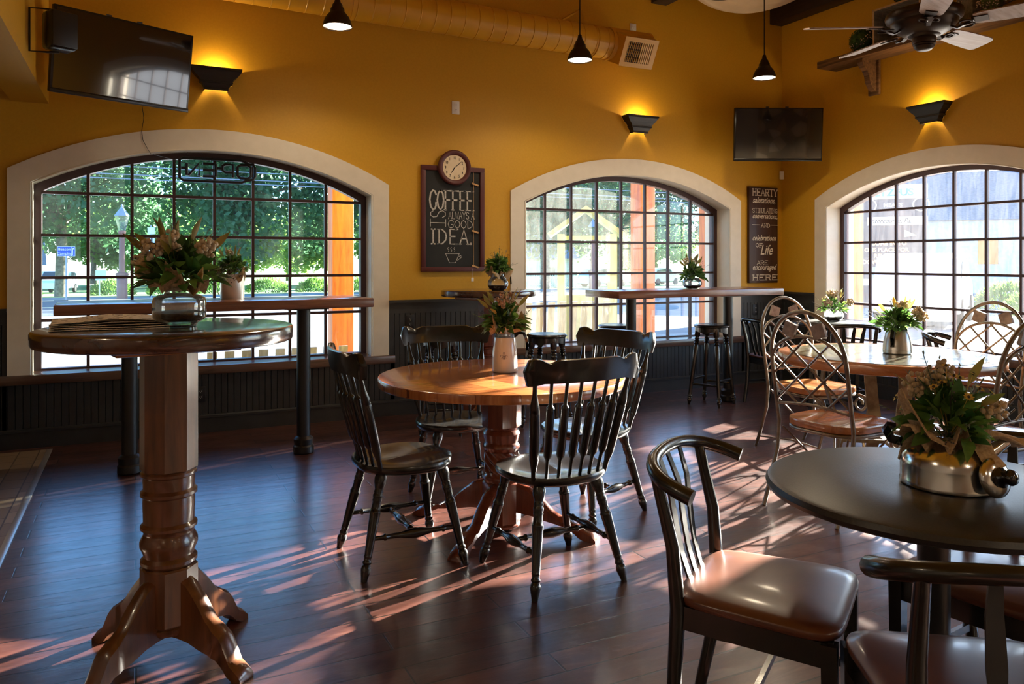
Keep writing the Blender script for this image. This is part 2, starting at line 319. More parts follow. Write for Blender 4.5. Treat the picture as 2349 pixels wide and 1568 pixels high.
    def grid(s, fn, nu, nv):
        vs = [fn(i/nu, j/nv) for i in range(nu+1) for j in range(nv+1)]
        return s.add(vs, [(i*(nv+1)+j, (i+1)*(nv+1)+j, (i+1)*(nv+1)+j+1, i*(nv+1)+j+1) for i in range(nu) for j in range(nv)])
    def leaf(s, p, d, L, W, up=None, bend=0.2, n=3):
        p, d = Vector(p), Vector(d).normalized(); u = Vector(up) if up else Vector((rnd.uniform(-1, 1), rnd.uniform(-1, 1), 1))
        sd = d.cross(u); sd = sd.normalized() if sd.length > 1e-5 else d.orthogonal().normalized(); nn = sd.cross(d)
        vs = [p]; 
        for k in range(1, n+1):
            t = k/(n+1); w = W*math.sin(PI*t**0.8)*0.5; c = p+d*L*t+nn*(-bend*L*t*t)
            vs += [c+sd*w+nn*w*0.35, c, c-sd*w+nn*w*0.35]
        vs.append(p+d*L-nn*bend*L)
        fs = [(0, 1, 2), (0, 2, 3)]
        for k in range(n-1): a = 1+3*k; fs += [(a, a+3, a+4, a+1), (a+1, a+4, a+5, a+2)]
        a = 1+3*(n-1); fs += [(a, len(vs)-1, a+1), (a+1, len(vs)-1, a+2)]
        return s.add(vs, fs)
    def build(s, name, m, parent=None, smooth=35, loc=None, sub=0, solid=0.0):
        me = bpy.data.meshes.new(name); me.from_pydata(s.v, [], s.f); me.validate(verbose=False)
        ms = m if isinstance(m, (list, tuple)) else [m]
        for x in ms: me.materials.append(x)
        if len(ms) > 1 and len(me.polygons) == len(s.mi): me.polygons.foreach_set('material_index', s.mi)
        if smooth:
            me.polygons.foreach_set('use_smooth', [True]*len(me.polygons)); me.set_sharp_from_angle(angle=math.radians(smooth))
        me.update()
        o = bpy.data.objects.new(name, me); COL.objects.link(o)
        if loc: o.location = loc
        if parent: o.parent = parent
        if solid: md = o.modifiers.new('thick', 'SOLIDIFY'); md.thickness = solid
        if sub: md = o.modifiers.new('sub', 'SUBSURF'); md.levels = sub; md.render_levels = sub
        return o
def tag(o, label=None, cat=None, group=None, kind=None):
    if label: o['label'] = label
    if cat: o['category'] = cat
    if group: o['group'] = group
    if kind: o['kind'] = kind
    return o
def thing(name, label, cat, loc=(0, 0, 0), rz=0.0, group=None):
    o = bpy.data.objects.new(name, None); COL.objects.link(o); o.location = loc; o.rotation_euler = (0, 0, rz); o.empty_display_size = 0.1
    return tag(o, label, cat, group)
def kids(o): return [c for c in bpy.data.objects if c.parent == o]
def dup(root, loc=None, rz=None, label=None, group=None, par=None):
    c = root.copy(); COL.objects.link(c)
    if par is not None: c.parent = par
    for ch in kids(root): dup(ch, par=c)
    if loc is not None: c.location = loc
    if rz is not None: c.rotation_euler = (0, 0, rz)
    if label: c['label'] = label
    if group: c['group'] = group
    return c
def struct(o): o['kind'] = 'structure'; return o
def sempty(name, loc=(0, 0, 0)):
    o = bpy.data.objects.new(name, None); COL.objects.link(o); o.location = loc; o['kind'] = 'structure'; return o
def R(a): return math.radians(a)
def at(px, py, X=None, Y=None, z=None):
    """a point of the photograph on a known plane"""
    k = (px-IMG_W/2)/F_PX; a = (math.cos(YAW)+k*math.sin(YAW), math.sin(YAW)-k*math.cos(YAW))
    if z is not None: d = F_PX*(EYE-z)/(py-HORIZON)
    elif Y is not None: d = Y/a[1]
    else: d = X/a[0]
    return Vector((d*a[0], d*a[1], EYE-(py-HORIZON)*d/F_PX))
# ------------------------------------------------------------------ room shell
YW, XW, ZC = 6.42, 6.48, 4.35       # window wall, right wall, ceiling
X0, Y0 = -5.5, -6.0
def PB(u, w, z): return Vector((u, YW+w, z))
def PR(u, w, z): return Vector((XW+w, u, z))
A_IN, SP_IN, RISE_IN = 1.24, 1.886, 0.304
A_OUT, SP_OUT, RISE_OUT = 1.38, 1.975, 0.370
def arch_z(u, a, sp, rise):
    Rr = (a*a+rise*rise)/(2*rise); return sp+rise-Rr+math.sqrt(max(Rr*Rr-u*u, 0))
def wall(name, P, u0, u1, wins, side):
    mb = MB(); hole = A_IN+0.012; N = 28
    for w in (0.0, 0.42):
        cuts = []; last = u0
        for c in wins: cuts.append((last, c-hole)); last = c+hole
        cuts.append((last, u1))
        for a, b in cuts: mb.add([P(a, w, 0), P(b, w, 0), P(b, w, ZC), P(a, w, ZC)], [(0, 1, 2, 3)])
        for c in wins:
            mb.add([P(c-hole, w, 0), P(c+hole, w, 0), P(c+hole, w, 0.45), P(c-hole, w, 0.45)], [(0, 1, 2, 3)])
            for i in range(N):
                ua, ub = -hole+2*hole*i/N, -hole+2*hole*(i+1)/N
                za, zb = arch_z(ua, hole, SP_IN, RISE_IN+0.012), arch_z(ub, hole, SP_IN, RISE_IN+0.012)
                mb.add([P(c+ua, w, za), P(c+ub, w, zb), P(c+ub, w, ZC), P(c+ua, w, ZC)], [(0, 1, 2, 3)])
    for c in wins:
        pts = [(-hole, 0.45)]+[(-hole+2*hole*i/N, arch_z(-hole+2*hole*i/N, hole, SP_IN, RISE_IN+0.012)) for i in range(N+1)]+[(hole, 0.45)]
        for (ua, za), (ub, zb) in zip(pts, pts[1:]+pts[:1]): mb.add([P(c+ua, 0, za), P(c+ub, 0, zb), P(c+ub, 0.42, zb), P(c+ua, 0.42, za)], [(0, 1, 2, 3)])
    mb.add([P(u0, 0, ZC), P(u1, 0, ZC), P(u1, 0.42, ZC), P(u0, 0.42, ZC)], [(0, 1, 2, 3)])
    return struct(mb.build(name, MT['yellow'], smooth=0))
WB = [0.57, 4.49]; WR = [0.625, 4.555]
wall('wall_back', PB, X0, XW, WB, 1)
wall('wall_right', PR, Y0, YW, WR, -1)
struct(MB().box(XW, XW+0.42, YW, YW+0.42, 0, ZC).build('wall_corner', MT['yellow'], smooth=0))
struct(MB().box(X0-0.3, X0, Y0-0.3, YW+0.42, 0, ZC).build('wall_left', MT['backwall'], smooth=0))
struct(MB().box(X0, XW+0.42, Y0-0.3, Y0, 0, ZC).build('wall_front', MT['backwall'], smooth=0))
struct(MB().box(X0-0.3, XW+0.42, Y0-0.3, YW+0.42, -0.2, 0).build('floor', MT['floor'], smooth=0))
struct(MB().box(X0-0.3, XW+0.42, Y0-0.3, YW+0.42, ZC, ZC+0.2).build('ceiling', MT['yellow'], smooth=0))
# entry tile and metal strip
struct(MB().box(-3.4, -0.56, 2.6, 6.30, 0, 0.004).build('floor_entry_tile', MT['tile'], smooth=0))
struct(MB().bbox(-0.56, -0.525, 2.6, 6.30, 0, 0.006, 0.002).build('trim_1', MT['metalstrip']))
# soffit beside the first window
struct(MB().box(-0.788, -0.559, 1.5, YW, 2.45, ZC).build('ceiling_soffit', MT['yellow'], smooth=0))

def window(i, P, c, gl):
    root = sempty('window_%d' % i)
    N = 40
    # casing
    mb = MB()
    outer = [(-A_OUT, 0.52)]+[(-A_OUT+2*A_OUT*k/N, arch_z(-A_OUT+2*A_OUT*k/N, A_OUT, SP_OUT, RISE_OUT)) for k in range(N+1)]+[(A_OUT, 0.52)]
    inner = [(-A_IN, 0.52)]+[(-A_IN+2*A_IN*k/N, arch_z(-A_IN+2*A_IN*k/N, A_IN, SP_IN, RISE_IN)) for k in range(N+1)]+[(A_IN, 0.52)]
    n = len(outer)
    for wa in (-0.022,):
        vs = [P(c+u, wa, z) for u, z in outer]+[P(c+u, wa, z) for u, z in inner]+[P(c+u, 0, z) for u, z in outer]+[P(c+u, 0, z) for u, z in inner]
        fs = []
        for k in range(n-1): fs += [(k, k+1, n+k+1, n+k), (2*n+k, 2*n+k+1, k+1, k), (n+k, n+k+1, 3*n+k+1, 3*n+k)]
        fs += [(0, n, 3*n, 2*n), (n-1, 2*n-1, 4*n-1, 3*n-1)]
        mb.add(vs, fs)
    o = mb.build('window_casing', MT['cream'], root, smooth=25)
    # reveal boards
    mb = MB(); o2 = [(u*(A_IN+0.010)/A_IN, z+(0.010 if z > 0.6 else 0)) for u, z in inner]
    vs = [P(c+u, w, z) for w in (-0.004, 0.40) for u, z in inner]+[P(c+u, w, z) for w in (-0.004, 0.40) for u, z in o2]
    fs = []
    for k in range(n-1): fs += [(k, k+1, n+k+1, n+k), (2*n+k, 2*n+k+1, 3*n+k+1, 3*n+k), (k, k+1, 2*n+k+1, 2*n+k)]
    mb.add(vs, fs); mb.build('window_reveal', MT['cream'], root, smooth=25)
    # small bead
    mb = MB(); mb.tube([P(c+u*0.992, -0.018, z-(0.004 if z > 0.6 else 0)) for u, z in inner], 0.008, 6); mb.build('window_bead', MT['cream'], root)
    # sash frame
    mb = MB(); fo = inner; a2 = A_IN-0.046
    fi = [(-a2, 0.532)]+[(-a2+2*a2*k/N, min(arch_z(-a2+2*a2*k/N, a2, SP_IN-0.046, RISE_IN), 9)) for k in range(N+1)]+[(a2, 0.532)]
    w0, w1 = 0.20, 0.275
    loop_o = [(u, z if z > 0.53 else 0.482) for u, z in fo]
    vs = [P(c+u, w, z) for w in (w0, w1) for L in (loop_o, fi) for u, z in L]; fs = []
    for k in range(n):
        q = (k+1) % n
        fs += [(k, q, n+q, n+k), (2*n+k, 2*n+q, 3*n+q, 3*n+k), (n+k, n+q, 3*n+q, 3*n+k), (k, q, 2*n+q, 2*n+k)]
    mb.add(vs, fs); mb.build('window_frame', MT['frame'], root, smooth=25)
    # muntins
    mb = MB(); m = 0.011
    for k in range(1, 8):
        u = -1.19+0.2975*k; zt = arch_z(u, a2, SP_IN-0.046, RISE_IN)+0.005
        mb.add([P(c+u+su*m, w, z) for z in (0.53, zt) for w in (0.215, 0.245) for su in (-1, 1)], [(0, 1, 3, 2), (4, 5, 7, 6), (0, 1, 5, 4), (2, 3, 7, 6), (0, 2, 6, 4), (1, 3, 7, 5)])
    for z in (0.886, 1.202, 1.517, 1.833):
        mb.add([P(c+u, w, z+sz*m) for u in (-a2, a2) for w in (0.213, 0.247) for sz in (-1, 1)], [(0, 1, 3, 2), (4, 5, 7, 6), (0, 1, 5, 4), (2, 3, 7, 6), (0, 2, 6, 4), (1, 3, 7, 5)])
    mb.build('window_muntins', MT['frame'], root, smooth=0)
    # glass
    mb = MB(); mb.add([P(c+u, 0.232, z) for u, z in fi], [tuple(range(n))]); mb.build('window_glass', gl, root, smooth=0)
    # sill
    mb = MB(); p, q = P(c-1.43, -0.045, 0.452), P(c+1.43, 0.0, 0.52)
    mb.bbox(min(p.x, q.x), max(p.x, q.x), min(p.y, q.y), max(p.y, q.y), 0.452, 0.52, 0.006)
    p, q = P(c-A_IN+0.002, -0.01, 0.49), P(c+A_IN-0.002, 0.21, 0.519); mb.box(min(p.x, q.x), max(p.x, q.x), min(p.y, q.y), max(p.y, q.y), 0.455, 0.519)
    mb.build('window_sill', MT['sillwood'], root)
    return root
window(1, PB, WB[0], MT['pane']); window(2, PB, WB[1], MT['pane_mid'])
window(3, PR, WR[1], MT['pane_dirty']); window(4, PR, WR[0], MT['pane_dirty'])

# ------------------------------------------------------------------ wainscot, rails, baseboards
def wains(name, P, segs):
    mb = MB()
    for a, b, top in segs:
        ht = top-0.115 if top > 0.6 else top
        pts = []; x = a
        while x < b-0.001:
            e = min(x+0.047, b); pts += [(x, -0.013), (x+0.0035, -0.0075), (x+0.007, -0.013), (max(e-0.001, x+0.008), -0.013)]; x = e
        vs = [P(u, w, z) for z in (0.10, ht) for u, w in pts]; n = len(pts)
        mb.add(vs, [(i, i+1, n+i+1, n+i) for i in range(n-1)])
        def bx(u0, u1, w0, w1, z0, z1):
            p, q = P(u0, w0, z0), P(u1, w1, z1); mb.box(min(p.x, q.x), max(p.x, q.x), min(p.y, q.y), max(p.y, q.y), z0, z1)
        if top > 0.6:
            bx(a, b, -0.016, 0.0, ht, top-0.025); bx(a, b, -0.026, 0.0, top-0.042, top-0.022); bx(a-0.0, b, -0.045, 0.0, top-0.022, top)
    return struct(mb.build(name, MT['wains'], smooth=0))
wains('trim_2', PB, [(X0, -0.81, 0.99), (-0.86, 2.0, 0.452), (1.95, 3.11, 0.99), (3.06, 5.92, 0.452), (5.87, XW-0.001, 0.99)])
wains('trim_3', PR, [(Y0, -0.755, 0.99), (-0.8, 2.05, 0.452), (2.005, 3.175, 0.99), (3.13, 5.98, 0.452), (5.935, YW-0.001, 0.99)])
def baseboard(name, P, a, b):
    mb = MB()
    prof = [(-0.001, 0), (-0.022, 0), (-0.022, 0.115), (-0.030, 0.117), (-0.030, 0.130), (-0.018, 0.138), (-0.001, 0.14)]
    mb.rings([[P(u, w, z) for w, z in prof] for u in (a, b)]); return struct(mb.build(name, MT['wains'], smooth=0))
baseboard('baseboard_back', PB, X0, XW-0.001); baseboard('baseboard_right', PR, Y0, YW-0.001)

# ------------------------------------------------------------------ beams under the ceiling
for k, (a, b) in enumerate(((4.70, 4.89), (6.30, XW))):
    o = MB().bbox(a, b, 0.4 if k == 0 else -3.0, YW, 3.94, 4.15 if k else ZC, 0.006).build('ceiling_beam', MT['beam']); struct(o)
struct(MB().box(6.30, XW, -3.0, YW, 4.15, ZC).build('trim_4', MT['yellow'], smooth=0))

# ------------------------------------------------------------------ spiral duct
t = thing('air_duct', 'mustard painted round spiral air duct running under the ceiling along the window wall', 'duct', (0, 6.12, 3.40))
ends = Vector((-1.4, 0, 0.05)), Vector((3.98, 0, -0.035)); RD = 0.142
mb = MB(); L = (ends[1]-ends[0]).length; prof = []; k = 0.0
while k < L:
    prof += [(k/L, RD), ((k+0.115)/L, RD), ((k+0.120)/L, RD+0.0045), ((k+0.125)/L, RD)]; k += 0.130
mb.turn(ends[0], ends[1], prof, 40); mb.build('duct_pipe', MT['duct'], t, smooth=30)
for x in (1.55, 3.82):
    mb = MB(); c = ends[0].lerp(ends[1], (x+1.4)/5.38); mb.turn(c-Vector((0.012, 0, 0)), c+Vector((0.012, 0, 0)), [(0, RD+0.004), (0, RD+0.007), (1, RD+0.007), (1, RD+0.004)], 40)
    mb.build('duct_collar', MT['duct'], t)
mb = MB(); mb.turn((3.97, 0, -0.035), (4.42, 0, -0.04), [(0, 0.15), (0.02, RD+0.012), (0.98, RD+0.012), (0.985, RD+0.018), (1, RD+0.018), (1.0, 0.0)], 40); mb.build('duct_end_cap', MT['duct'], t)
# register box on the duct, facing the room and down
reg = MB(); rm = Matrix.Translation((4.21, 0, -0.04)) @ Matrix.Rotation(R(28), 4, 'X')
reg.rings([[rm @ Vector(p) for p in ring] for ring in ([(-0.23, 0.0, -0.145), (0.20, 0.0, -0.145), (0.20, 0.0, 0.145), (-0.23, 0.0, 0.145)], [(-0.19, -0.215, -0.13), (0.17, -0.215, -0.13), (0.17, -0.215, 0.13), (-0.19, -0.215, 0.13)])]); reg.build('register_box', MT['duct'], t, smooth=0)
mb = MB(); fr = [(-0.195, -0.135, 0.175, -0.095), (-0.195, 0.095, 0.175, 0.135), (-0.195, -0.095, -0.15, 0.095), (0.13, -0.095, 0.175, 0.095)]
for a, b, c, d in fr: mb.box(a, c, -0.228, -0.213, b, d, rm)
g = mb.build('grille_frame', MT['duct'], t, smooth=0)
mb = MB(); mb.box(-0.15, 0.13, -0.2155, -0.214, -0.095, 0.095, rm); mb.build('grille_back', MT['blackplain'], t, smooth=0)
mb = MB()
for k in range(14): 
    x = -0.143+0.0205*k; mb.box(x, x+0.003 if k < 7 else x+0.012, -0.227, -0.217, -0.095, 0.095, rm)
for k in range(8): z = -0.084+0.024*k; mb.box(-0.15, 0.13, -0.222, -0.217, z, z+0.003, rm)
mb.build('grille_louvres', MT['duct'], g, smooth=0)
mb = MB()
mb.box(-0.012, 0.012, -0.02, 0.30, 0.235, 0.245, Matrix.Translation((3.68, 0, 0)))
mb.tube([(3.68, -0.02, 0.24), (3.70, -0.05, 0.13)], 0.003, 6); mb.tube([(3.68, 0.28, 0.24), (3.68, 0.13, 0.05)], 0.003, 6)
mb.build('duct_hanger', MT['duct'], t)

# ------------------------------------------------------------------ draped muslin swag
t = thing('ceiling_drape', 'pale muslin cloth swag billowing below the ceiling', 'drape', (0, 0, 0))
def dr(u, v):
    p = Vector((4.35+2.2*u, 5.0+0.9*v-1.2*u*0+0.25*math.sin(u*PI), 0)); s = 4*u*(1-u)
    p.z = 4.30-0.42*s*(0.62+0.38*v)+0.012*math.sin(v*46)+0.02*math.sin(v*17+u*3); return p
MB().grid(dr, 40, 60).build('cloth', MT['drape'], t, smooth=80, solid=0.003)
# ------------------------------------------------------------------ furniture builders (front is local +X, base at z = 0)
LEGP = [(t_, r_*1.12) for t_, r_ in [(0, .011), (.03, .013), (.075, .017), (.11, .020), (.14, .017), (.155, .013), (.165, .017), (.18, .017), (.19, .0135), (.215, .014), (.225, .016), (.235, .0145), (.25, .015), (.55, .020), (.62, .021), (.63, .0225), (.64, .020), (.66, .018), (.72, .0165), (.735, .019), (.75, .017), (.765, .0195), (.785, .0195), (.80, .016), (.815, .019), (.83, .016), (.85, .018), (.90, .0235), (.94, .024), (1, .018)]]
STRP = [(0, .009), (.12, .010), (.14, .010), (.15, .0145), (.17, .0145), (.18, .010), (.33, .012), (.42, .019), (.5, .022), (.58, .019), (.67, .012), (.82, .010), (.83, .0145), (.85, .0145), (.86, .010), (1, .009)]
def windsor(label, group=None):
    t = thing('windsor_chair', label, 'chair', (0, 0, 0), 0, group); m = MT['black']
    # saddle seat
    def outline(a):
        ca, sa = math.cos(a), math.sin(a)
        x = 0.215*math.copysign(abs(ca)**0.75, ca); y = 0.225*math.copysign(abs(sa)**0.72, sa)
        if x < 0: y *= 1+x*0.55
        if ca > 0.3: x += 0.012*math.cos(y*22)-0.006
        return x, y
    mb = MB(); N = 64; rings = []
    def top(x, y, r):
        z = 0.455-0.018*math.exp(-((x+0.03)**2/0.012+(abs(y)-0.085)**2/0.009))*(1 if r < .98 else 0.3)
        z -= 0.010*math.exp(-((x+0.10)**2/0.006+y**2/0.02)); z += 0.006*math.exp(-((x-0.19)**2/0.004+y*y/0.0015))
        if x > 0.16: z -= 0.3*(x-0.16)**1.3
        return z
    for k in range(9):
        r = max(k/8, .01); rings.append([Vector((outline(2*PI*j/N)[0]*r, outline(2*PI*j/N)[1]*r, top(outline(2*PI*j/N)[0]*r, outline(2*PI*j/N)[1]*r, r))) for j in range(N)])
    for s, z in ((1.015, -.006), (1.02, -.014), (1.0, -.026), (0.95, -.036), (0.5, -.036)):
        rings.append([Vector((outline(2*PI*j/N)[0]*s, outline(2*PI*j/N)[1]*s, 0.452+z)) for j in range(N)])
    mb.rings(rings); mb.build('seat', m, t, smooth=50)
    feet = {}; tops = {}
    for sx in (1, -1):
        for sy in (1, -1):
            f = Vector((0.215*sx-(0.0 if sx > 0 else 0.02), 0.225*sy*(1 if sx > 0 else 0.95), 0)); tp = Vector((0.135*sx, 0.135*sy, 0.424)); feet[sx, sy] = f; tops[sx, sy] = tp
            MB().turn(f, tp, LEGP, 14).build('leg', m, t, smooth=60)
    mids = []
    for sy in (1, -1):
        a = feet[1, sy].lerp(tops[1, sy], .38); b = feet[-1, sy].lerp(tops[-1, sy], .38); mids.append((a+b)/2)
        MB().turn(a, b, STRP, 12).build('stretcher', m, t, smooth=60)
    MB().turn(mids[0], mids[1], STRP, 12).build('stretcher', m, t, smooth=60)
    # crest rail
    def cre(y): return Vector((-0.305+0.055*((abs(y)/0.26)**2)+0.0, y, 0.895))
    mb = MB(); rs = []; NN = 36
    for k in range(NN+1):
        y = -0.265+0.53*k/NN; e = abs(y)/0.265; c = cre(y)
        up = 0.044+0.006*math.exp(-((e-0.86)/0.09)**2) - 0.014*math.exp(-((e-0.66)/0.09)**2); lo = 0.046
        if e > 0.74: lo = 0.046+0.010*math.sin(min((e-.74)/.2, 1)*PI/2)
        if e > 0.93: q = math.sqrt(max(0, 1-((e-0.93)/0.07)**2)); up *= max(q, .05); lo = lo*max(q, .05)
        th = 0.013; lean = 0.16
        ring = []
        for (dx, dz) in ((-th, -lo), (-th*1.2, 0), (-th, up), (0, up+0.004), (th, up), (th*1.2, 0), (th, -lo), (0, -lo-0.003)): ring.append(c+Vector((dx-dz*lean, 0, dz)))
        rs.append(ring)
    mb.rings(rs); mb.build('crest_rail', m, t, smooth=60)
    for k in range(8):
        y1 = -0.225+0.45*k/7; y0 = y1*0.76; x0 = -0.185+0.035*(abs(y0)/0.17)**2; end = k in (0, 7)
        p0 = Vector((x0, y0, 0.44)); c = cre(y1); p1 = Vector((c.x+0.006, y1, c.z-0.02))
        if end: pr = [(0, .010), (.1, .011), (.22, .0205), (.24, .0185), (.255, .0205), (.6, .0215), (.66, .021), (.67, .019), (.68, .021), (.72, .0195), (.82, .0105), (1, .008)]
        else: pr = [(0, .007), (.20, .0078), (.235, .015), (.25, .0175), (.70, .0180), (.715, .0155), (.735, .0078), (1, .0072)]
        MB().turn(p0, p1, pr, 10).build('spindle', m, t, smooth=60)
    return t

def bentwood(label, group=None):
    """low cafe chair with bowed crest, three curved slats and padded brown seat"""
    t = thing('bistro_chair', label, 'chair', (0, 0, 0), 0, group); m = MT['black']
    mb = MB(); N = 48; rings = []
    def o(a, s=1.0):
        ca, sa = math.cos(a), math.sin(a); x = 0.205*math.copysign(abs(ca)**0.35, ca); y = 0.215*math.copysign(abs(sa)**0.35, sa); y *= 1+x*0.35; return Vector((x*s, y*s, 0))
    for k in range(8):
        r = max(k/7, .02); rings.append([o(2*PI*j/N, r)+Vector((0, 0, 0.478-0.022*r**3.2)) for j in range(N)])
    rings += [[o(2*PI*j/N, s)+Vector((0, 0, z)) for j in range(N)] for s, z in ((1.012, .448), (1.0, .436), (.97, .432), (.3, .432))]
    mb.rings(rings); mb.build('seat_cushion', MT['leather'], t, smooth=60)
    mb = MB()
    for a, b in (((-.185, -.18), (.175, -.205)), ((-.185, .18), (.175, .205)), ((.175, -.205), (.175, .205)), ((-.185, -.18), (-.185, .18))): mb.bar([(*a, .402), (*b, .402)], .060, .022)
    mb.build('seat_frame', m, t, smooth=30)
    for sy in (1, -1):
        MB().bar([(.182, .20*sy, 0), (.178, .205*sy, .43)], [.030, .036], [.030, .036], up=(0, 1, 0)).build('leg', m, t, smooth=30)
        MB().tube([(-.245, .165*sy, 0), (-.205, .178*sy, .2), (-.192, .185*sy, .42), (-.205, .19*sy, .58), (-.249, .195*sy, .762)], [.016, .019, .021, .018, .015], 10).build('back_post', m, t, smooth=60)
        MB().bar([(.17, .2*sy, .20), (-.205, .176*sy, .20)], .022, .014).build('stretcher', m, t, smooth=30)
    MB().bar([(-.02, -.19, .20), (-.02, .19, .20)], .020, .014).build('stretcher', m, t, smooth=30)
    pts = []
    for k in range(25):
        a = -1+2*k/24; pts.append((-.29+.155*abs(a)**2.4, .25*math.sin(a*PI/2*1.0), .788-.056*abs(a)**2))
    MB().tube(pts, [.017+.004*(abs(-1+2*k/24)) for k in range(25)], 12).build('crest_rail', m, t, smooth=60)
    for y in (-.065, 0, .065):
        MB().bar([(-.188, y*.75, .41), (-.222, y*.9, .52), (-.236, y*1.05, .60), (-.25, y*1.2, .70), (-.286+abs(y)*.12, y*1.35, .784)], .006, [.024, .028, .036, .030, .022], up=(1, 0, 0)).build('back_slat', m, t, smooth=50)
    return t

def iron_chair(label, group=None):
    t = thing('lattice_chair', label, 'chair', (0, 0, 0), 0, group); m = MT['iron']; BX = -0.20
    W, HT = 0.228, 1.06
    def bk(y, z): return Vector((BX-0.10*max(z-0.44, 0)/0.6, y, z))
    mb = MB(); rings = []; N = 48
    def o(a, s=1.0):
        ca, sa = math.cos(a), math.sin(a); x = 0.22*math.copysign(abs(ca)**.6, ca); y = 0.225*math.copysign(abs(sa)**.6, sa); y *= 1+x*.25; return Vector((x*s, y*s, 0))
    for k in range(8):
        r = max(k/7, .02); rings.append([o(2*PI*j/N, r)+Vector((0, 0, .462+.012*r**4-.006*math.cos(o(2*PI*j/N, r).y*26)*(1 if r < .9 else 0))) for j in range(N)])
    rings += [[o(2*PI*j/N, s)+Vector((0, 0, z)) for j in range(N)] for s, z in ((1.01, .468), (1.01, .440), (.98, .434), (.3, .434))]
    mb.rings(rings); mb.build('seat', MT['seatwood'], t, smooth=50)
    MB().tube([o(2*PI*j/32, .97)+Vector((0, 0, .424)) for j in range(32)], .011, 8, closed=True).build('seat_ring', m, t, smooth=60)
    # hoop posts
    pts = [Vector((-0.33, W*.98, 0)), Vector((-0.27, W, .14)), Vector((-.215, W, .30)), bk(W, .45), bk(W, .62), bk(W*1.0, .78)]
    up = [bk(W*math.cos(a), .80+(HT-.80)*math.sin(a)) for a in [PI*k/18 for k in range(1, 18)]]
    loop = pts+up+[Vector((p.x, -p.y, p.z)) for p in reversed(pts)]
    MB().tube(loop, .0115, 8).build('back_hoop', m, t, smooth=60)
    arc = [bk(W*math.cos(a), .775+.155*math.sin(a)) for a in [PI*k/16 for k in range(0, 17)]]
    MB().tube(arc, .009, 8).build('inner_arc', m, t, smooth=60)
    low = [bk(-W+2*W*k/10, .545+.02*math.sin(PI*k/10)) for k in range(11)]
    MB().tube(low, .008, 8).build('lower_rail', m, t, smooth=60)
    # lattice
    def ztop(y): return .775+.155*math.sqrt(max(0, 1-(y/W)**2))
    mb = MB(); s = 0.162
    for sg in (1, -1):
        for k in range(-6, 7):
            # line z = z0 + sg*1.25*(y - k*s*...)
            seg = []
            for q in range(81):
                y = -W+2*W*q/80; z = .55+sg*.9*(y-(k+.5)*s)
                if .55 <= z <= ztop(y): seg.append(bk(y, z))
            if len(seg) > 5: mb.tube([seg[0]+Vector((sg*.001, 0, 0)), seg[-1]+Vector((sg*.001, 0, 0))], .0062, 6)
    mb.build('lattice', m, t, smooth=60)
    for sy in (1, -1):
        c = bk(.088*sy, .962); mb = MB()
        q = .052; d = [Vector((0, 0, q)), Vector((0, q, 0)), Vector((0, 0, -q)), Vector((0, -q, 0))]
        Rm = Matrix.Rotation(R(-26*sy), 3, 'X')
        ring = [Rm @ x for x in d]; mb.rings([[c+x+Vector((-.009, 0, 0)) for x in ring], [c+x+Vector((.009, 0, 0)) for x in ring]]); mb.build('diamond_stone', MT['stone'], t, smooth=0)
    for sy in (1, -1):
        sp = [Vector((.205+.0*k, .19*sy, .42)) for k in (0,)]
        for k in range(30):
            a = PI/2-k*0.33; r = .058*(1-k/38); sp.append(Vector((.215+r*math.cos(a), .19*sy, .362+r*math.sin(a))))
        MB().tube(sp[:26], .0085, 7).build('scroll', m, t, smooth=60)
        MB().tube([(.205, .19*sy, .42), (.262, .19*sy, .41), (.285, .19*sy, .35), (.262, .19*sy, .22), (.235, .20*sy, .1), (.245, .205*sy, 0.0)], .0105, 8).build('leg', m, t, smooth=60)
        MB().tube([(-.30, W*.98*sy, .075), (.0, .21*sy, .11), (.24, .20*sy, .10)], .006, 6).build('stretcher', m, t, smooth=60)
        MB().tube([(-.205, .20*sy, .42), (-.05, .06*sy, .20), (.05, -.06*sy, .18), (.22, -.18*sy, .40)], .006, 6).build('cross_brace', m, t, smooth=60)
    return t

def stool(label, group=None):
    t = thing('bar_stool', label, 'stool', (0, 0, 0), 0, group); m = MT['black']
    MB().lathe([(.01, .738), (.12, .738), (.150, .741), (.158, .737), (.164, .730), (.164, .724), (.157, .718), (.150, .714), (.02, .714)], n=40).build('seat', m, t, smooth=35)
    mb = MB(); N = 64
    rs = []
    for s, off in ((.150, 0), (.150, 1), (.138, 1), (.138, 0)):
        rs.append([Vector((s*math.cos(2*PI*j/N), s*math.sin(2*PI*j/N), (.655+.026*abs(math.sin(2*2*PI*j/N)) if off else .716))) for j in range(N)])
    mb.rings(rs, closed=True); mb.build('apron', m, t, smooth=40)
    pr = [(0, .011), (.03, .013), (.06, .022), (.075, .018), (.085, .024), (.10, .018), (.115, .023), (.13, .016), (.15, .017), (.55, .021), (.76, .0225), (.775, .017), (.79, .026), (.81, .017), (.825, .025), (.84, .017), (.855, .024), (.87, .018), (.885, .022), (.895, .0265), (1, .0265)]
    F, T = {}, {}
    for k in range(4):
        a = PI/4+k*PI/2; F[k] = Vector((.215*math.cos(a), .215*math.sin(a), 0)); T[k] = Vector((.125*math.cos(a), .125*math.sin(a), .715)); MB().turn(F[k], T[k], pr, 12).build('leg', m, t, smooth=50)
    for k in range(4):
        f = .27 if k % 2 else .33; MB().turn(F[k].lerp(T[k], f), F[(k+1) % 4].lerp(T[(k+1) % 4], f), [(0, .008), (.1, .009), (.14, .013), (.18, .009), (.5, .011), (.82, .009), (.86, .013), (.9, .009), (1, .008)], 10).build('stretcher', m, t, smooth=50)
    return t

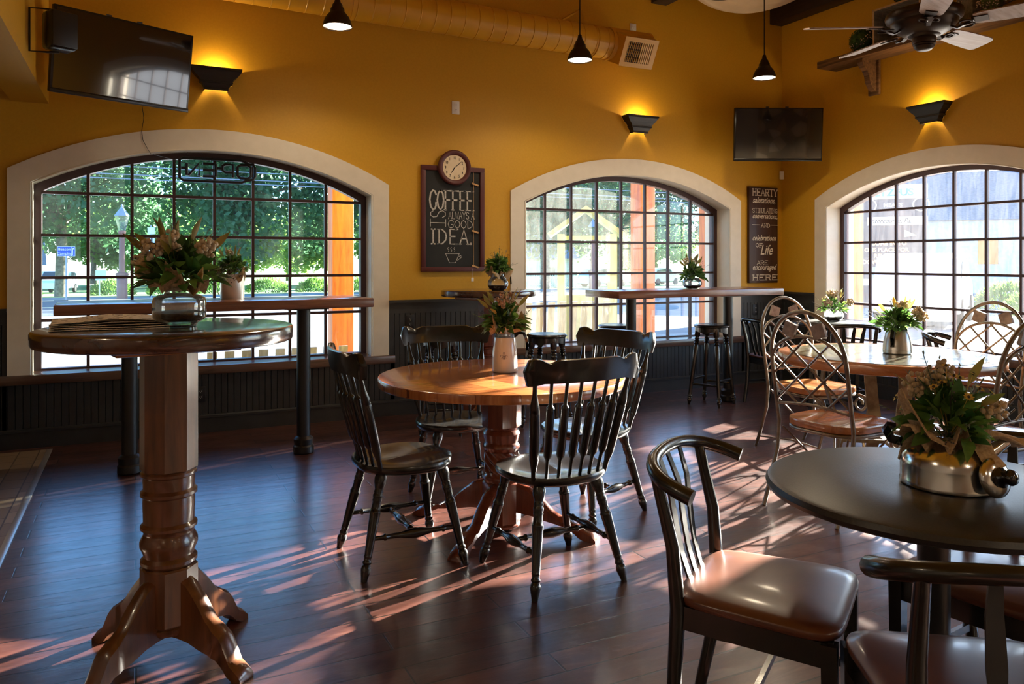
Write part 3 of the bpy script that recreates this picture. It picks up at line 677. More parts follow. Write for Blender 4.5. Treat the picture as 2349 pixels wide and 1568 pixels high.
def oct_col(mb, r, z0, z1, n=8, rot=PI/8):
    ring = lambda s, z: [Vector((s*math.cos(rot+2*PI*j/n), s*math.sin(rot+2*PI*j/n), z)) for j in range(n)]
    mb.rings([ring(r*.94, z0), ring(r, z0+.006), ring(r, z1-.006), ring(r*.94, z1)])
def foot_shape(mb, L, zt, th, sc=1.0):
    """scrolled pedestal foot in the local XZ plane running out along +X"""
    pts_top = [(0.02, zt), (.06, zt+.0), (.11, zt-.02), (.16, zt-.07), (.20, zt-.12), (.235, zt-.145), (.27, zt-.165), (.31, .062), (.34, .045), (.36, .03), (.362, .0)]
    pts_bot = [(.325, .0), (.30, .012), (.28, .035), (.25, .055), (.21, .062), (.17, .070), (.12, .085), (.07, .09), (.02, .09)]
    k = L/.362
    top = [(x*k, z) for x, z in pts_top]; bot = [(x*k, z) for x, z in pts_bot]
    return top, bot
def pedestal_foot(name, L, zt, th, m, parent, a, carved=False):
    top, bot = foot_shape(None, L, zt, th); mb = MB(); M = Matrix.Rotation(a, 4, 'Z')
    n = 14; rs = []
    def interp(P, t):
        x = t; pts = sorted(P)
        for (xa, za), (xb, zb) in zip(pts, pts[1:]):
            if xa <= x <= xb: return za+(zb-za)*((x-xa)/max(xb-xa, 1e-6))
        return pts[0][1] if x < pts[0][0] else pts[-1][1]
    for k in range(n*2+1):
        x = .02+(L-.021)*k/(n*2); zt_, zb_ = interp(top, x), min(interp(bot, x), interp(top, x)-.012)
        if x > .325*L/.362: zb_ = 0.0; zt_ = max(zt_, .012)
        h = th/2*(1.0 if x < L*.6 else 1.15)
        ring = [(-h, zb_), (h, zb_), (h, zt_-.014 if zt_-zb_ > .03 else zt_-.003), (h*.55, zt_-.003), (0, zt_), (-h*.55, zt_-.003), (-h, zt_-.014 if zt_-zb_ > .03 else zt_-.003)]
        rs.append([M @ Vector((x, y, z)) for y, z in ring])
    mb.rings(rs); return mb.build(name, m, parent, smooth=40)
def round_top(r, z0, z1, rnd_=.006, n=96, overh=0):
    e = rnd_; return MB().lathe([(r*.5, z0), (r-e, z0), (r-e*.3, z0+e*.3), (r, z0+e), (r, z1-e), (r-e*.3, z1-e*.3), (r-e, z1), (r*.5, z1)], n=n)
# ------------------------------------------------------------------ tables
def bar_table(label, c, rz, L, D, posts, group=None):
    t = thing('bar_table', label, 'table', (c[0], c[1], 0), rz, group)
    MB().bbox(-L/2, L/2, -D/2, D/2, 1.008, 1.07, .007).build('tabletop', MT['barwood'], t)
    for px in posts:
        p = MB().turn((px, 0, .0), (px, 0, .995), [(0, .062), (.008, .070), (.05, .070), (.06, .062), (.085, .066), (.10, .066), (.11, .058), (.12, .046), (.99, .046), (1, .046)], 24).build('post', MT['blackplain'], t)
        MB().box(px-.14, px+.14, -.14, .14, .995, 1.008).build('mounting_plate', MT['blackplain'], p, smooth=0)
    return t
bar_table('long wooden bar table on two black posts in front of the left window', (0.515, 5.41), R(2.5), 1.90, 0.52, (-.55, .53))
bar_table('long wooden bar table on two black posts at the middle window beside the corner', (4.57, 5.69), 0, 1.86, 0.54, (-.62, .49))

def pub_table(label, c, r, top, wood, topm, rz, plate=.19, colr=.085):
    t = thing('pub_table', label, 'table', (c[0], c[1], 0), rz)
    round_top(r, top-.05, top, .010).build('tabletop', topm, t)
    MB().bbox(-plate, plate, -plate*.8, plate*.8, top-.078, top-.05, .004).build('support_plate', MT['rimwood'], t)
    p = MB(); k = top/1.105
    oct_col(p, colr*1.06, .63*k, top-.078)
    z = lambda a: a*k
    p.lathe([(.05, z(.30)), (.078, z(.318)), (.088, z(.33)), (.088, z(.34)), (.078, z(.352)), (.080, z(.362)), (.090, z(.385)), (.090, z(.40)), (.078, z(.425)), (.080, z(.435)), (.088, z(.443)), (.088, z(.452)), (.079, z(.462)), (.081, z(.53)), (.080, z(.545)), (.088, z(.552)), (.088, z(.562)), (.079, z(.572)), (.081, z(.60)), (.080, z(.612)), (.087, z(.618)), (.087, z(.626)), (.078, z(.635)), (.05, z(.64))], n=40)
    oct_col(p, colr*1.06, .13, z(.318)); p.lathe([(.03, .095), (.070, .10), (.078, .112), (.078, .122), (.070, .132), (.03, .135)], n=40)
    p.build('pedestal', wood, t, smooth=35)
    for a in (40, 130, 220, 310): pedestal_foot('foot', .335, .30, .052, wood, t, R(a)-rz)
    return t
pub_table('tall round walnut pub table with a turned pedestal holding a newspaper, in the left foreground', (0.10, 2.81), 0.398, 1.105, MT['honey'], MT['pubtop'], R(12))
pub_table('tall round walnut pub table against the wall below the chalkboard', (2.64, 5.86), 0.395, 1.085, MT['cherry'], MT['pubtop'], R(20), .22)

t = thing('dining_table', 'round striped-plank dining table on a cherry turned pedestal with four scrolled feet', 'table', (1.64, 3.48, 0))
round_top(0.61, 0.716, 0.76, .008).build('tabletop', MT['planktop'], t)
MB().bbox(-.22, .22, -.30, .30, .690, .716, .003, Matrix.Rotation(R(-12), 4, 'Z')).build('support_plate', MT['rimwood'], t)
mb = MB(); oct_col(mb, .098, .50, .692)
mb.lathe([(.05, .225), (.088, .235), (.094, .25), (.094, .262), (.086, .272), (.084, .285)], n=40, cap0=True, cap1=False)
mb.lathe([(.084, .385), (.088, .395), (.094, .405), (.092, .418), (.084, .428), (.088, .445), (.094, .47), (.088, .485), (.080, .492), (.084, .50), (.05, .505)], n=40, cap0=False, cap1=True)
rs = []
for i in range(25):
    z = .285+.10*i/24; rs.append([Vector(((.083+.007*math.cos(8*(2*PI*j/96)+i*.55))*math.cos(2*PI*j/96), (.083+.007*math.cos(8*(2*PI*j/96)+i*.55))*math.sin(2*PI*j/96), z)) for j in range(96)])
mb.rings(rs, False, False)
oct_col(mb, .096, .03, .235); mb.lathe([(.03, .008), (.088, .010), (.094, .018), (.094, .026), (.086, .034), (.03, .036)], n=40)
mb.build('pedestal', MT['cherry'], t, smooth=35)
for a in (-50, 40, 130, 220): pedestal_foot('foot', .50, .235, .058, MT['cherry'], t, R(a))

t = thing('slate_table', 'round dining table with dark slate top and thick orange wood rim near the right window', 'table', (4.13, 3.24, 0))
round_top(0.63, 0.700, 0.757, .010).build('rim', MT['rimwood'], t)
MB().lathe([(.2, .735), (.555, .735), (.556, .7595), (.2, .7600)], n=80).build('slate_inlay', MT['slatetop'], t, smooth=20)
for k in range(4):
    a = PI/4+k*PI/2+.15; q = lambda r, z: (r*math.cos(a), r*math.sin(a), z)
    MB().bar([q(.36, .70), q(.37, .60), q(.31, .42), q(.24, .30), q(.28, .16), q(.40, .04), q(.44, .0)], .012, .075, up=q(1, 0)).build('leg', MT['ironbase'], t, smooth=50)
mb = MB()
for k in range(2):
    a = PI/4+k*PI/2+.15; mb.bar([(.27*math.cos(a), .27*math.sin(a), .22), (-.27*math.cos(a), -.27*math.sin(a), .22)], .02, .03)
mb.build('cross_bar', MT['ironbase'], t, smooth=0)

def cafe_table(label, c, r=.40, z=.76, group=None):
    t = thing('cafe_table', label, 'table', (c[0], c[1], 0), 0, group)
    MB().lathe([(r*.4, z-.036), (r-.018, z-.036), (r-.006, z-.030), (r, z-.018), (r-.006, z-.006), (r-.018, z), (r*.4, z)], n=96).build('tabletop', MT['laminate'], t)
    MB().turn((0, 0, .03), (0, 0, z-.036), [(0, .06), (.03, .038), (.98, .038), (.985, .10), (1, .10)], 24).build('post', MT['blackplain'], t)
    mb = MB()
    for k in range(2):
        mb.bar([(.30*math.cos(k*PI/2+.5), .30*math.sin(k*PI/2+.5), .012), (.15*math.cos(k*PI/2+.5), .15*math.sin(k*PI/2+.5), .03), (0, 0, .045), (-.15*math.cos(k*PI/2+.5), -.15*math.sin(k*PI/2+.5), .03), (-.30*math.cos(k*PI/2+.5), -.30*math.sin(k*PI/2+.5), .012)], .024, .055)
    mb.build('base', MT['blackplain'], t, smooth=40)
    return t
cafe_table('round black laminate table with steel kettle on it, in the right foreground', (1.813, 1.286), .404)
cafe_table('small round black table in the right corner below the window with a white flower vase', (5.90, 5.20), .38)
cafe_table('small round black table at the far right below the window behind the metal chairs', (5.85, 3.05), .38)

# ------------------------------------------------------------------ chairs
G = 'black windsor chairs around the plank dining table'
w0 = windsor('black windsor chair left of the plank table, its back to the pub table', G)
w0.location = (1.08, 3.34, 0)
dup(w0, (1.60, 2.90, 0), R(92), 'black windsor chair in front of the plank table, its spindled back towards the viewer', G)
dup(w0, (2.14, 3.50, 0), R(199), 'black windsor chair on the right of the plank table, partly behind the nearest one', G)
dup(w0, (1.60, 3.98, 0), R(263), 'black windsor chair behind the plank table, seen through the flower pitcher', G)
G = 'black bar stools with turned legs along the wall'
s0 = stool('black bar stool to the right under the middle bar table, next to its right post', G); s0.location = (4.80, 5.62, 0); s0.rotation_euler[2] = R(23)
dup(s0, (2.98, 5.47, 0), R(40), 'black bar stool right of the pitcher, standing before the middle window', G)
dup(s0, (3.98, 5.98, 0), R(10), 'black bar stool half hidden behind the left post of the middle bar table', G)
dup(s0, (2.14, 5.62, 0), R(64), 'black bar stool standing by the wall behind the rear windsor chair', G)
G = 'iron lattice-back chairs around the slate table'
i0 = iron_chair('iron lattice-back chair with orange seat, front left of the slate table', G); i0.location = (3.42, 2.98, 0); i0.rotation_euler[2] = R(6)
dup(i0, (4.22, 3.88, 0), R(268), 'iron lattice-back chair behind the slate table, overlapped by the nearer one on its left', G)
dup(i0, (3.83, 2.46, 0), R(86), 'iron lattice-back chair nearest the right edge, cut by the frame', G)
dup(i0, (4.64, 3.10, 0), R(178), 'iron lattice-back chair on the window side of the slate table', G)
G = 'black bistro chairs with brown leather seats at the black kettle table'
b0 = bentwood('black bistro chair with sunlit brown leather seat left of the kettle table', G); b0.location = (1.525, 1.555, 0); b0.rotation_euler[2] = R(-56)
dup(b0, (1.56, 1.005, 0), R(55), 'black bistro chair in the bottom right corner with its crest rail closest to the viewer', G)
dup(b0, (2.145, 1.31, 0), R(190), 'black bistro chair beyond the kettle table, seat seen behind the table post', G)
G = 'black bistro chairs at the small window tables'
dup(b0, (5.50, 4.76, 0), R(62), 'black bistro chair beside the corner cafe table, directly before the right window', G)
dup(b0, (5.36, 5.36, 0), R(-8), 'black bistro chair in the corner seen through the rear iron chair', G)
dup(b0, (5.50, 3.62, 0), R(-60), 'black bistro chair by the right window seen through the window-side iron chair', G)

# ------------------------------------------------------------------ vessels and bouquets
def bouquet(label, loc, r=.12, h=.16, neck=.03, seed=1, leaves=60, tips=8, berries=3, daisies=0, sprigs=8, twigs=6, burlap=1, LL=.05, group=None, bcol='f_cream', rz=0, asym=None):
    global rnd
    rnd = random.Random(seed)
    t = thing('flower_arrangement', label, 'flowers', loc, rz, group)
    def direction(lo=0.1, hi=1.0):
        a = rnd.uniform(0, 2*PI); e = rnd.uniform(lo, hi)*PI/2; d = Vector((math.cos(a)*math.cos(e), math.sin(a)*math.cos(e), math.sin(e)))
        if asym: d += Vector(asym)*rnd.uniform(0, .8)
        return d
    mb = MB(); 
    for k in range(int(leaves*1.7)):
        d = direction(.0, .95); base = Vector((d.x*r*rnd.uniform(.25, .75), d.y*r*rnd.uniform(.25, .75), d.z*h*rnd.uniform(.15, .65)+.01)); mb.cur = k % 2
        mb.leaf(base, d+Vector((rnd.uniform(-.4, .4), rnd.uniform(-.4, .4), rnd.uniform(-.3, .3))), LL*rnd.uniform(.7, 1.3), LL*rnd.uniform(.5, .7), bend=rnd.uniform(.1, .7))
    mb.build('foliage', [MT['g_dark'], MT['g_mid']], t, smooth=50)
    mb = MB()
    for k in range(leaves//3):
        d = direction(.2, 1); mb.tube([(0, 0, -.02), (d.x*r*.3, d.y*r*.3, h*.3*d.z+.01), (d.x*r*.8, d.y*r*.8, d.z*h*.8+.01)], .0016, 4)
    mb.build('stems', MT['g_dark'], t, smooth=60)
    if tips:
        mb = MB()
        for k in range(tips):
            d = direction(.35, .85); b = Vector((d.x*r*.75, d.y*r*.75, d.z*h*.75+.01)); b *= 1.15; mb.leaf(b, d, LL*1.5, LL*.42, bend=.1, n=4)
            mb.tube([(0, 0, 0), b], .001, 4)
        mb.build('yellow_tipped_leaves', MT['g_yel'], t, smooth=50)
    if berries:
        for k in range(berries):
            d = direction(.25, .9); c = Vector((d.x*r*.92, d.y*r*.92, d.z*h*.90+.02)); mb = MB()
            for q in range(46):
                v = Vector((rnd.gauss(0, 1), rnd.gauss(0, 1), rnd.gauss(0, 1))).normalized()*rnd.uniform(.4, 1); mb.ball(c+Vector((v.x*r*.22, v.y*r*.22, v.z*h*.22)), r*.050, 6, 4)
            mb.build('berry_cluster', MT[bcol], t, smooth=80)
    if daisies:
        for k in range(daisies):
            d = direction(.15, .95); c = Vector((d.x*r*rnd.uniform(.8, 1.15), d.y*r*rnd.uniform(.8, 1.15), d.z*h*rnd.uniform(.75, 1.05)+.02)); mb = MB(); mb.tube([(0, 0, 0), c*.6, c], .0009, 4)
            n = d.normalized(); u = n.orthogonal().normalized(); w = n.cross(u); s = r*.11
            for q in range(8): a = q*PI/4; mb.leaf(c, u*math.cos(a)+w*math.sin(a)+n*.25, s, s*.55, up=n, bend=0, n=2)
            f = mb.build('blossom', MT['f_yellow'], t, smooth=50); MB().ball(c+n*s*.15, s*.28, 6, 4).build('flower_centre', MT['twig'], f, smooth=80)
    if sprigs:
        mb = MB()
        for k in range(sprigs):
            d = direction(.2, .95); L = rnd.uniform(.95, 1.45); pts = [Vector((0, 0, 0)), Vector((d.x*r*.5, d.y*r*.5, d.z*h*.5)), Vector((d.x*r*L, d.y*r*L, d.z*h*L))]; mb.tube(pts, .0010, 4)
            for q in range(14):
                p = pts[1].lerp(pts[2], q/13); mb.leaf(p, d+Vector((rnd.uniform(-1, 1), rnd.uniform(-1, 1), rnd.uniform(-1, 1))), .014, .005, bend=0, n=2)
        mb.build('grey_sprigs', MT['g_grey'], t, smooth=50)
    if twigs:
        mb = MB()
        for k in range(twigs):
            d = direction(.05, .8); L = rnd.uniform(1.0, 1.5); a = Vector((d.x*r*.4, d.y*r*.4, d.z*h*.4)); b = Vector((d.x*r*L, d.y*r*L, d.z*h*L*.9)); mb.tube([a, (a+b)/2+Vector((0, 0, .006)), b], .0007, 4)
            for q in range(7): p = a.lerp(b, .4+.6*q/6); v = Vector((rnd.uniform(-1, 1), rnd.uniform(-1, 1), rnd.uniform(-1, 1)))*.012; mb.tube([p, p+v], .0005, 4); mb.ball(p+v, .0022, 5, 3)
        mb.build('dark_twigs', MT['twig'], t, smooth=80)
    if burlap:
        N = 48; sp = r*(.50+.22*burlap)
        def bf(u, v):
            a = 2*PI*u; w = 1+.26*math.sin(3*a+seed)+.18*math.sin(7*a+seed*2); q = v
            rad = neck*(1-q)+sp*w*q; z = -.014+(.075+.045*math.sin(5*a+seed)+.020*math.sin(11*a))*q-.060*q*q*burlap
            return Vector((rad*math.cos(a), rad*math.sin(a), z))
        MB().grid(bf, N, 8).build('burlap_wrap', MT['burlap'], t, smooth=80, solid=.0015)
    return t

def jar(label, loc, prof, glass='jarglass', beans=None, name='glass_jar', cat='vase', group=None):
    t = thing(name, label, cat, loc, 0, group)
    MB().lathe(prof, n=48, cap0=True, cap1=False).build('glass_body', MT[glass], t, smooth=50)
    if beans: MB().lathe(beans, n=40).build('coffee_beans', MT['beans'], t, smooth=50)
    return t
# storage jar on the near pub table
j = jar('wide glass jar of coffee beans on the near pub table', (.131, 2.795, 1.1055), [(.01, .004), (.045, .004), (.050, .0), (.055, .002), (.056, .010), (.066, .016), (.080, .024), (.083, .032), (.0835, .085), (.080, .096), (.066, .104), (.050, .107), (.046, .110), (.046, .130), (.049, .132), (.049, .137), (.044, .138)], beans=[(.01, .018), (.05, .018), (.072, .024), (.079, .030), (.079, .046), (.05, .052), (.01, .050)])
bouquet('large arrangement of long yellow-tipped leaves and cream berries in the coffee bean jar', (.131, 2.795, 1.238), .165, .165, .040, 5, 90, 14, 4, 0, 10, 14, .45, .062)
# steel bucket on the left bar table
t = thing('steel_canister', 'round polished steel canister on the left bar table', 'vase', (.585, 5.50, 1.0705))
MB().lathe([(.01, .0), (.074, .0), (.077, .004), (.077, .162), (.080, .165), (.080, .168), (.075, .168), (.074, .15), (.01, .15)], n=48).build('canister_body', MT['tinsteel'], t, smooth=40)
MB().tube([(-.078, 0, .15), (-.10, 0, .12), (-.098, 0, .06), (-.085, 0, .03)], .003, 6).build('wire_handle', MT['steel'], t)
bouquet('green arrangement with small orange daisies in the steel canister', (.585, 5.50, 1.235), .125, .14, .060, 11, 90, 4, 1, 6, 8, 6, .9, .05)
# carafe
def carafe(label, loc, s=1.0, rz=0):
    t = thing('glass_carafe', label, 'vase', loc, rz)
    MB().lathe([(r*s, z*s) for r, z in [(.01, 0), (.05, 0), (.070, .012), (.085, .040), (.086, .058), (.078, .082), (.058, .105), (.046, .118), (.046, .140), (.050, .150)]], n=40, cap1=False).build('glass_body', MT['jarglass'], t, smooth=60)
    MB().lathe([(r*s, z*s) for r, z in [(.01, .003), (.048, .004), (.066, .014), (.081, .040), (.01, .042)]], n=40).build('coffee_beans', MT['beans'], t, smooth=50)
    MB().bar([(.048*s, 0, .140*s), (.085*s, 0, .138*s), (.105*s, 0, .115*s), (.108*s, 0, .05*s)], .012, .018, up=(0, 0, 1)).build('handle', MT['blackgloss'], t, smooth=50)
    return t
carafe('round glass coffee carafe with beans on the pub table below the chalkboard', (2.68, 5.76, 1.0855), 1.0, R(-26))
bouquet('fern and ivy arrangement in burlap in the glass coffee carafe', (2.68, 5.76, 1.235), .125, .16, .045, 21, 110, 0, 0, 2, 10, 3, 1.1, .055)
# glass bowl on the middle bar table
jar('low round smoked glass bowl on the middle bar table', (4.72, 5.80, 1.0705), [(.01, .0), (.05, .0), (.07, .008), (.09, .03), (.092, .05), (.085, .075), (.066, .088), (.062, .095)], beans=[(.01, .003), (.048, .003), (.068, .010), (.084, .026), (.01, .030)], name='glass_bowl')
bouquet('green leafy arrangement with airy twigs in the glass bowl on the middle bar table', (4.72, 5.80, 1.155), .135, .19, .045, 31, 90, 8, 2, 0, 8, 22, 0, .058)
# white pitcher on the plank table
t = thing('enamel_pitcher', 'tall white coffee pot with a blue flower mark on the plank table', 'pitcher', (1.69, 3.55, .7605), R(-26))
MB().lathe([(.01, .0), (.058, .0), (.064, .004), (.066, .012), (.062, .10), (.054, .172), (.052, .176)], n=48, cap1=False).build('pitcher_body', MT['enamel'], t, smooth=60)
MB().lathe([(.052, .174), (.053, .178), (.050, .215), (.052, .222), (.049, .222), (.047, .178)], n=48, cap0=False, cap1=False).build('glass_collar', MT['jarglass'], t, smooth=60)
MB().bar([(.045, 0, .185), (.07, 0, .200), (.098, 0, .195), (.112, 0, .16), (.115, 0, .11), (.108, 0, .075)], [.03, .02, .016, .014, .012, .010], .018, up=(0, 0, 1)).build('handle', MT['blackgloss'], t, smooth=50)
mb = MB(); cA = R(244-3)+R(26)   # towards the room
def onbody(u, z, rr=.0005): r = .066-(z-.012)*.060+rr; a = cA+u/r; return Vector((r*math.cos(a), r*math.sin(a), z))
def ringmark(u0, z0, rad, w=.0013): mb.tube([onbody(u0+rad*math.cos(a), z0+rad*math.sin(a)) for a in [2*PI*k/12 for k in range(12)]], w, 4, closed=True)
ringmark(0, .100, .0045); ringmark(-.013, .086, .0045); ringmark(.013, .086, .0045)
for pts in ([(0, .095), (0, .068)], [(0, .070), (-.010, .082)], [(0, .070), (.010, .082)], [(0, .072), (-.006, .094)], [(0, .072), (.006, .094)], [(0, .070), (-.014, .074)], [(0, .070), (.014, .074)], [(-.006, .080), (0, .086)], [(.006, .080), (0, .086)]): mb.tube([onbody(*p) for p in pts], .0012, 4)
mb.build('blue_flower_mark', MT['blue_print'], t)
bouquet('leafy arrangement with orange-tipped leaves and blush blossoms in the white coffee pot', (1.69, 3.55, .968), .135, .17, .042, 41, 90, 9, 3, 0, 12, 14, .35, .055, bcol='f_pink')
# thermos on the slate table
t = thing('steel_thermos', 'squat brushed steel thermos jug on the slate table', 'vase', (4.19, 3.21, .7605), R(20))
MB().lathe([(.01, .0), (.078, .0), (.083, .005), (.083, .022), (.081, .023), (.083, .024), (.079, .07), (.068, .115), (.058, .140), (.055, .141), (.01, .141)], n=48).build('thermos_body', MT['brushed'], t, smooth=40)
MB().lathe([(.050, .140), (.056, .141), (.056, .152), (.045, .156), (.044, .142)], n=40, cap0=False, cap1=False).build('black_collar', MT['blackplain'], t)
MB().bar([(-.052, .0, .150), (-.082, .0, .140), (-.098, .0, .10), (-.094, .0, .045)], .012, .02, up=(0, 0, 1)).build('handle', MT['blackplain'], t, smooth=50)
bouquet('bright yellow-green arrangement around a pale hydrangea in the steel thermos', (4.19, 3.21, .905), .165, .15, .040, 51, 110, 10, 4, 0, 10, 10, 0, .05, bcol='f_cream')
# bowl in the corner
jar('small round crackled glass bowl on the corner cafe table', (5.95, 5.24, .7605), [(.01, .0), (.05, .0), (.075, .015), (.09, .045), (.090, .065), (.08, .085), (.07, .095)], beans=[(.01, .003), (.048, .003), (.072, .016), (.086, .042), (.01, .044)], name='glass_bowl')
bouquet('pale cream flower arrangement in the bowl on the corner cafe table', (5.95, 5.24, .845), .175, .17, .045, 61, 70, 8, 5, 0, 8, 8, 0, .05)
jar('glass tumbler vase on the far right cafe table', (5.78, 3.02, .7605), [(.01, .0), (.045, .0), (.048, .004), (.05, .11), (.046, .13)], name='glass_vase')
bouquet('pale green airy sprig arrangement at the right edge on the far cafe table', (5.78, 3.02, .875), .19, .24, .03, 71, 70, 4, 1, 0, 16, 12, 0, .055)
# kettle
t = thing('steel_kettle', 'polished steel tea kettle with its lid hanging from a string on the black table', 'kettle', (1.837, 1.262, .7605), 0)
MB().lathe([(.01, .0), (.106, .0), (.111, .003), (.112, .010), (.110, .014), (.110, .052), (.106, .072), (.094, .092), (.075, .108), (.052, .117), (.048, .120), (.048, .126), (.044, .126), (.043, .112), (.01, .112)], n=64).build('kettle_body', MT['steel'], t, smooth=40)
MB().turn((.075, -.045, .075), (.118, -.071, .112), [(0, .022), (.5, .016), (1, .013)], 20).build('spout', MT['steel'], t)
MB().bar([(-.055, .075, .095), (-.085, .100, .105), (-.108, .095, .130), (-.120, .070, .150)], .010, .022, up=(.5, .8, .1)).build('handle', MT['blackgloss'], t, smooth=50)
MB().tube([(-.018, -.064, .118), (-.008, -.080, .105), (-.010, -.115, .085), (-.020, -.135, .060)], .0014, 5).build('string', MT['burlap'], t)
ld = Vector((-.10, -.95, .25)).normalized(); c0 = Vector((-.012, -.118, .048))
lid = MB().turn(c0, c0+ld*.02, [(0, .043), (.25, .047), (.5, .046), (.8, .036), (1, .022)], 40).build('hanging_lid', MT['steel'], t, smooth=50)
MB().turn(c0+ld*.018, c0+ld*.060, [(0, .022), (.15, .024), (.3, .015), (.5, .014), (.7, .019), (.9, .016), (1, .006)], 28).build('knob', MT['blackgloss'], lid, smooth=60)
kb = bouquet('burlap-wrapped arrangement with yellow daisies and grey sprigs in the steel kettle', (1.837, 1.262, .880), .128, .155, .040, 88, 80, 4, 5, 14, 16, 6, 1.25, .055, bcol='f_cream')

def flap(path, w0, w1, side):
    side = Vector(side)
    def f(u, v):
        i = min(int(u*(len(path)-1)), len(path)-2); p = Vector(path[i]).lerp(Vector(path[i+1]), u*(len(path)-1)-i); w = w0+(w1-w0)*u
        return p+side*((v-.5)*w)+Vector((0, 0, .010*math.sin(v*7+u*5)-.018*(2*v-1)**2*(1-u)))
    MB().grid(f, 16, 10).build('burlap_flap', MT['burlap'], kb, smooth=80, solid=.0015)
flap([(.0, .0, -.010), (-.045, .0, .004), (-.085, .02, .030), (-.100, .03, .070), (-.112, .045, .112)], .15, .045, (-.30, -.90, -.25))
flap([(.0, .0, -.010), (.045, -.03, .008), (.10, -.055, .010), (.15, -.085, -.010), (.185, -.10, -.012)], .14, .05, (.45, .80, -.15))
# newspaper
t = thing('newspaper', 'folded newspaper lying on the near pub table', 'newspaper', (-.075, 2.86, 1.1055), R(2))
for k in range(5):
    def nf(u, v, k=k):
        x = -.17+.34*u; y = -.13+.26*v+.004*k; z = .002+.005*k*(1-.4*abs(2*u-1))+.010*math.exp(-((v-.02)/.12)**2)*(k/4)+.002*math.sin(u*6+k)+.012*v*v*(k+1)/5
        return Vector((x, y*(1-.03*k), max(z, .0015)))
    MB().grid(nf, 20, 14).build('sheet', MT['newsprint'], t, smooth=80, solid=.001)
# ------------------------------------------------------------------ lettering
STK = {'A': [[(0, 0), (.5, 1), (1, 0)], [(.2, .38), (.8, .38)]], 'C': [[(.95, .8), (.8, .95), (.5, 1), (.15, .85), (0, .5), (.15, .15), (.5, 0), (.8, .05), (.95, .2), (.95, .35)]],
 'D': [[(.1, 0), (.1, 1), (.5, .98), (.9, .75), (1, .5), (.9, .25), (.5, .02), (.1, 0)]], 'E': [[(.9, 1), (.1, 1), (.1, 0), (.95, 0)], [(.1, .52), (.7, .52)]],
 'F': [[(.95, 1), (.1, 1), (.1, 0)], [(.1, .52), (.7, .52)]], 'G': [[(.95, .8), (.8, .95), (.5, 1), (.15, .85), (0, .5), (.15, .15), (.5, 0), (.85, .1), (.95, .2), (.95, .45), (.6, .45)]],
 'H': [[(.1, 0), (.1, 1)], [(.9, 0), (.9, 1)], [(.1, .52), (.9, .52)]], 'I': [[(.5, 0), (.5, 1)], [(.15, 1), (.85, 1)], [(.15, 0), (.85, 0)]], 'L': [[(.1, 1), (.1, 0), (.9, 0)]],
 'M': [[(.05, 0), (.1, 1), (.5, .25), (.9, 1), (.95, 0)]], 'N': [[(.1, 0), (.1, 1), (.9, 0), (.9, 1)]], 'O': [[(.5, 1), (.15, .85), (0, .5), (.15, .15), (.5, 0), (.85, .15), (1, .5), (.85, .85), (.5, 1)]],
 'P': [[(.1, 0), (.1, 1), (.7, 1), (.92, .88), (.92, .62), (.7, .5), (.1, .5)]], 'R': [[(.1, 0), (.1, 1), (.7, 1), (.92, .88), (.92, .62), (.7, .5), (.1, .5)], [(.55, .5), (.95, 0)]],
 'S': [[(.9, .82), (.7, .97), (.3, .97), (.08, .8), (.15, .58), (.8, .42), (.95, .2), (.7, .02), (.3, .02), (.05, .2)]], 'T': [[(.5, 0), (.5, 1)], [(0, 1), (1, 1)]],
 'U': [[(.1, 1), (.1, .3), (.25, .05), (.5, 0), (.75, .05), (.9, .3), (.9, 1)]], 'W': [[(0, 1), (.25, 0), (.5, .8), (.75, 0), (1, 1)]], 'Y': [[(0, 1), (.5, .5), (1, 1)], [(.5, .5), (.5, 0)]],
 'K': [[(.1, 0), (.1, 1)], [(.9, 1), (.1, .45)], [(.4, .62), (.95, 0)]], 'X': [[(0, 0), (1, 1)], [(0, 1), (1, 0)]], 'B': [[(.1, 0), (.1, 1), (.7, 1), (.85, .85), (.7, .53), (.1, .53)], [(.7, .53), (.95, .3), (.75, 0), (.1, 0)]], '.': [[(.1, 0), (.1, .06)]], '!': [[(.5, 1), (.5, .3)], [(.5, .0), (.5, .07)]], 'Z': [[(.05, 1), (.95, 1), (.05, 0), (.95, 0)]]}
SERIF = {'A': [(0, 0), (1, 0)], 'E': [(.95, .0), (.9, 1)], 'H': [(.1, 0), (.1, 1), (.9, 0), (.9, 1)], 'R': [(.1, 0), (.1, 1), (.95, 0)], 'T': [(.5, 0)], 'Y': [(.5, 0), (0, 1), (1, 1)], 'M': [(.05, 0), (.95, 0), (.1, 1), (.9, 1)], 'N': [(.1, 0), (.1, 1), (.9, 1)], 'U': [(.1, 1), (.9, 1)], 'L': [(.1, 1), (.1, 0)], 'D': [(.1, 0), (.1, 1)], 'F': [(.1, 0), (.1, 1)], 'I': []}
